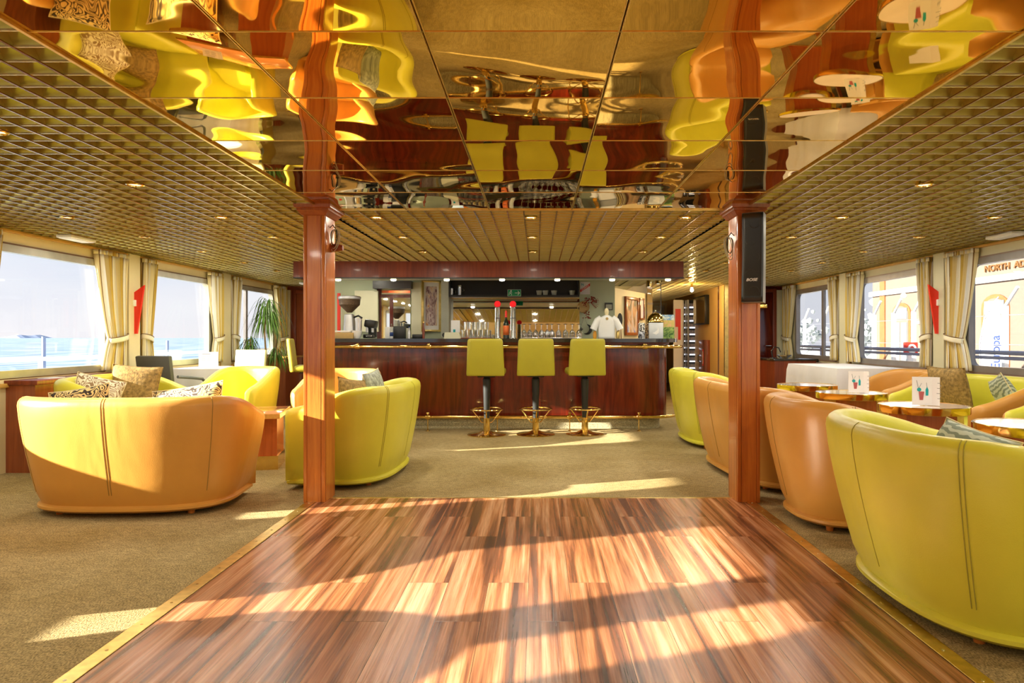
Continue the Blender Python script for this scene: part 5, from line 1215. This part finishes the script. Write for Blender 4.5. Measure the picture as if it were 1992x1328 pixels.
for k, y in enumerate((22, 26.5, 31, 34, 39, 46, 55, 66)):
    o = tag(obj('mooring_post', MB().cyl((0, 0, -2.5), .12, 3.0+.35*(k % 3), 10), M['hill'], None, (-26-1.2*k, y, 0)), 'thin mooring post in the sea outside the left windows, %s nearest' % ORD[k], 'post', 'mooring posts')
# ------------------------------------------------------------------ outside, right: quay, building, fence, flag
tag(obj('quay', MB().b2((6.6, -10, -1.6), (60, 140, -1.4)), M['quay'], smooth=False), 'pale concrete quay outside the right windows', 'quay')
r = thing('orange_building', 'peach coloured quayside building with arched windows and lettering', 'building', (14, 0, -1.4))
mb = MB(); mb.b2((0, 4, 0), (9, 29.6, 6.6)); obj('wall', mb, M['peach'], r, smooth=False)
mb = MB(); mb.b2((-.12, 3.9, 4.24), (0, 29.7, 4.43), .01); obj('cornice_band', mb, M['white'], r)
mb = MB(); mb.b2((-.22, 3.8, 6.4), (9.2, 29.8, 6.75)); obj('roof_cornice', mb, M['white'], r, smooth=False)
mb = MB(); mb.b2((-.05, 28.5, 0), (0, 28.9, 6.4)); obj('corner_pilaster', mb, M['terracotta'], r, smooth=False)
def archwin(y0, y1, zt, zb, sill):
    c = (y0+y1)/2; w = (y1-y0)/2
    def arc(w_, z0, z1, rise): return [(c-w_, z0), (c+w_, z0)]+[(c+w_*math.cos(PI*k/10), z1-rise+rise*math.sin(PI*k/10)) for k in range(11)]
    mb = MB(); mb.prism(arc(w, zb, zt, .4), -.04, 0, 'YZ'); o = obj('window_reveal', mb, M['terracotta'], r, smooth=False)
    mb = MB(); mb.prism(arc(w*.82, zb, zt-.12, .34), -.055, -.04, 'YZ'); obj('window_frame', mb, M['peach'], o, smooth=False)
    mb = MB(); ww = w*.72
    mb.b2((-.07, c-ww, zt-.62), (-.055, c+ww, zt-.2)); mb.b2((-.07, c-ww, zb+.5), (-.055, c-.05, zt-.75)); mb.b2((-.07, c+.05, zb+.5), (-.055, c+ww, zt-.75)); obj('panes', mb, M['far_glass'], o, smooth=False)
    if sill: mb = MB(); mb.b2((-.1, c-w-.1, zb-.1), (0, c+w+.1, zb)); obj('sill', mb, M['white'], o, smooth=False)
M['far_glass'] = plain('pale_window_glass', (.14, .165, .175), .2)
for y0, y1, zb in ((26.55, 27.9, 1.0), (21.0, 22.3, .2), (16.5, 17.8, .2), (12, 13.3, .2)): archwin(y0, y1, 3.87, zb, False)
for y0, y1 in ((25.2, 25.9), (23.2, 23.9)): archwin(y0, y1, 3.87, 3.15, True)
text('building_lettering', 'NORTH  ADRIATIC', M['groove'], r, (-.03, 22.15, 4.665), (PI/2, 0, -PI/2), .27, .02, .004, align='LEFT', sx=1.25)
def post(y, x=9.5, lb=None):
    r = thing('fence_post', lb or 'white concrete fence post with angled top on the quay', 'fence post', (x, y, -1.4), 0, 'fence posts on the quay')
    mb = MB(); mb.box((0, 0, 1.6), (.09, .09, 3.2)); obj('upright', mb, M['white'], r, smooth=False); mb = MB(); mb.tube([(0, 0, 3.18), (0, -.38, 3.55)], .035, 6); obj('angled_arm', mb, M['white'], r); return r
p0 = post(20.0)
FY = sorted((18.9, 17.9, 16.9, 14.4, 23.5, 25.2, 27, 29.5, 32, 35, 12.4, 20.0))
p0['label'] = 'white fence post on the quay, %s nearest' % ORD[FY.index(20.0)]
for y in FY:
    if y != 20.0: dup(p0, (9.5, y, -1.4), label='white fence post on the quay, %s nearest' % ORD[FY.index(y)])
r = thing('fence_wire', 'thin wire fence strands between the white posts on the quay', 'fence', (9.5, 0, -1.4))
for z in (.6, 1.2, 1.8, 2.4, 3.0): mb = MB(); mb.tube([(0, 11, z), (0, 24, z), (0, 36, z)], .008, 5); obj('strand', mb, M['alu'], r)
r = thing('life_ring_stand', 'red life ring cabinet on a white post on the quay', 'life ring', (8.6, 16.4, -1.4))
mb = MB(); mb.box((0, 0, 1.2), (.08, .08, 2.4)); obj('post', mb, M['white'], r, smooth=False); mb = MB(); mb.box((0, -.06, 2.3), (.30, .1, .28), bev=.02); obj('cabinet', mb, M['red'], r); mb = MB(); mb.torus((0, -.13, 2.29), .08, .025, axis='Y'); obj('ring', mb, M['white'], r)
# feather flag
r = thing('feather_flag', 'white feather flag with blue vertical lettering on the quay', 'flag', (11.5, 17.9, -1.4), D2(-33)); r.scale = (1, 1, 1.1)
mb = MB(); pts = [(-.16, 0, 0), (-.22, 0, .9), (-.27, 0, 1.6), (-.28, 0, 2.2), (-.18, 0, 2.75), (.0, 0, 3.1), (.12, 0, 3.24)]; mb.tube(pts, .02, 8); obj('flag_pole', mb, M['alu'], r)
mb = MB(); mb.prism([(-.20, .7), (-.25, 1.6), (-.26, 2.2), (-.16, 2.72), (.0, 3.06), (.11, 3.2), (.17, 2.7), (.22, 1.9), (.22, .7)], -.004, .004, 'XZ'); obj('flag_cloth', mb, M['cloth'], r, smooth=False)
text('flag_lettering', 'Europa', M['inkblue'], r, (.06, -.006, 1.98), (PI/2, -PI/2, 0), .27, .001, .006)
# far trees and lamp
for k, (x, y, h) in enumerate(((22, 46, 4.2), (26, 52, 5), (19, 55, 4), (30, 62, 5.5), (24, 66, 4.5))):
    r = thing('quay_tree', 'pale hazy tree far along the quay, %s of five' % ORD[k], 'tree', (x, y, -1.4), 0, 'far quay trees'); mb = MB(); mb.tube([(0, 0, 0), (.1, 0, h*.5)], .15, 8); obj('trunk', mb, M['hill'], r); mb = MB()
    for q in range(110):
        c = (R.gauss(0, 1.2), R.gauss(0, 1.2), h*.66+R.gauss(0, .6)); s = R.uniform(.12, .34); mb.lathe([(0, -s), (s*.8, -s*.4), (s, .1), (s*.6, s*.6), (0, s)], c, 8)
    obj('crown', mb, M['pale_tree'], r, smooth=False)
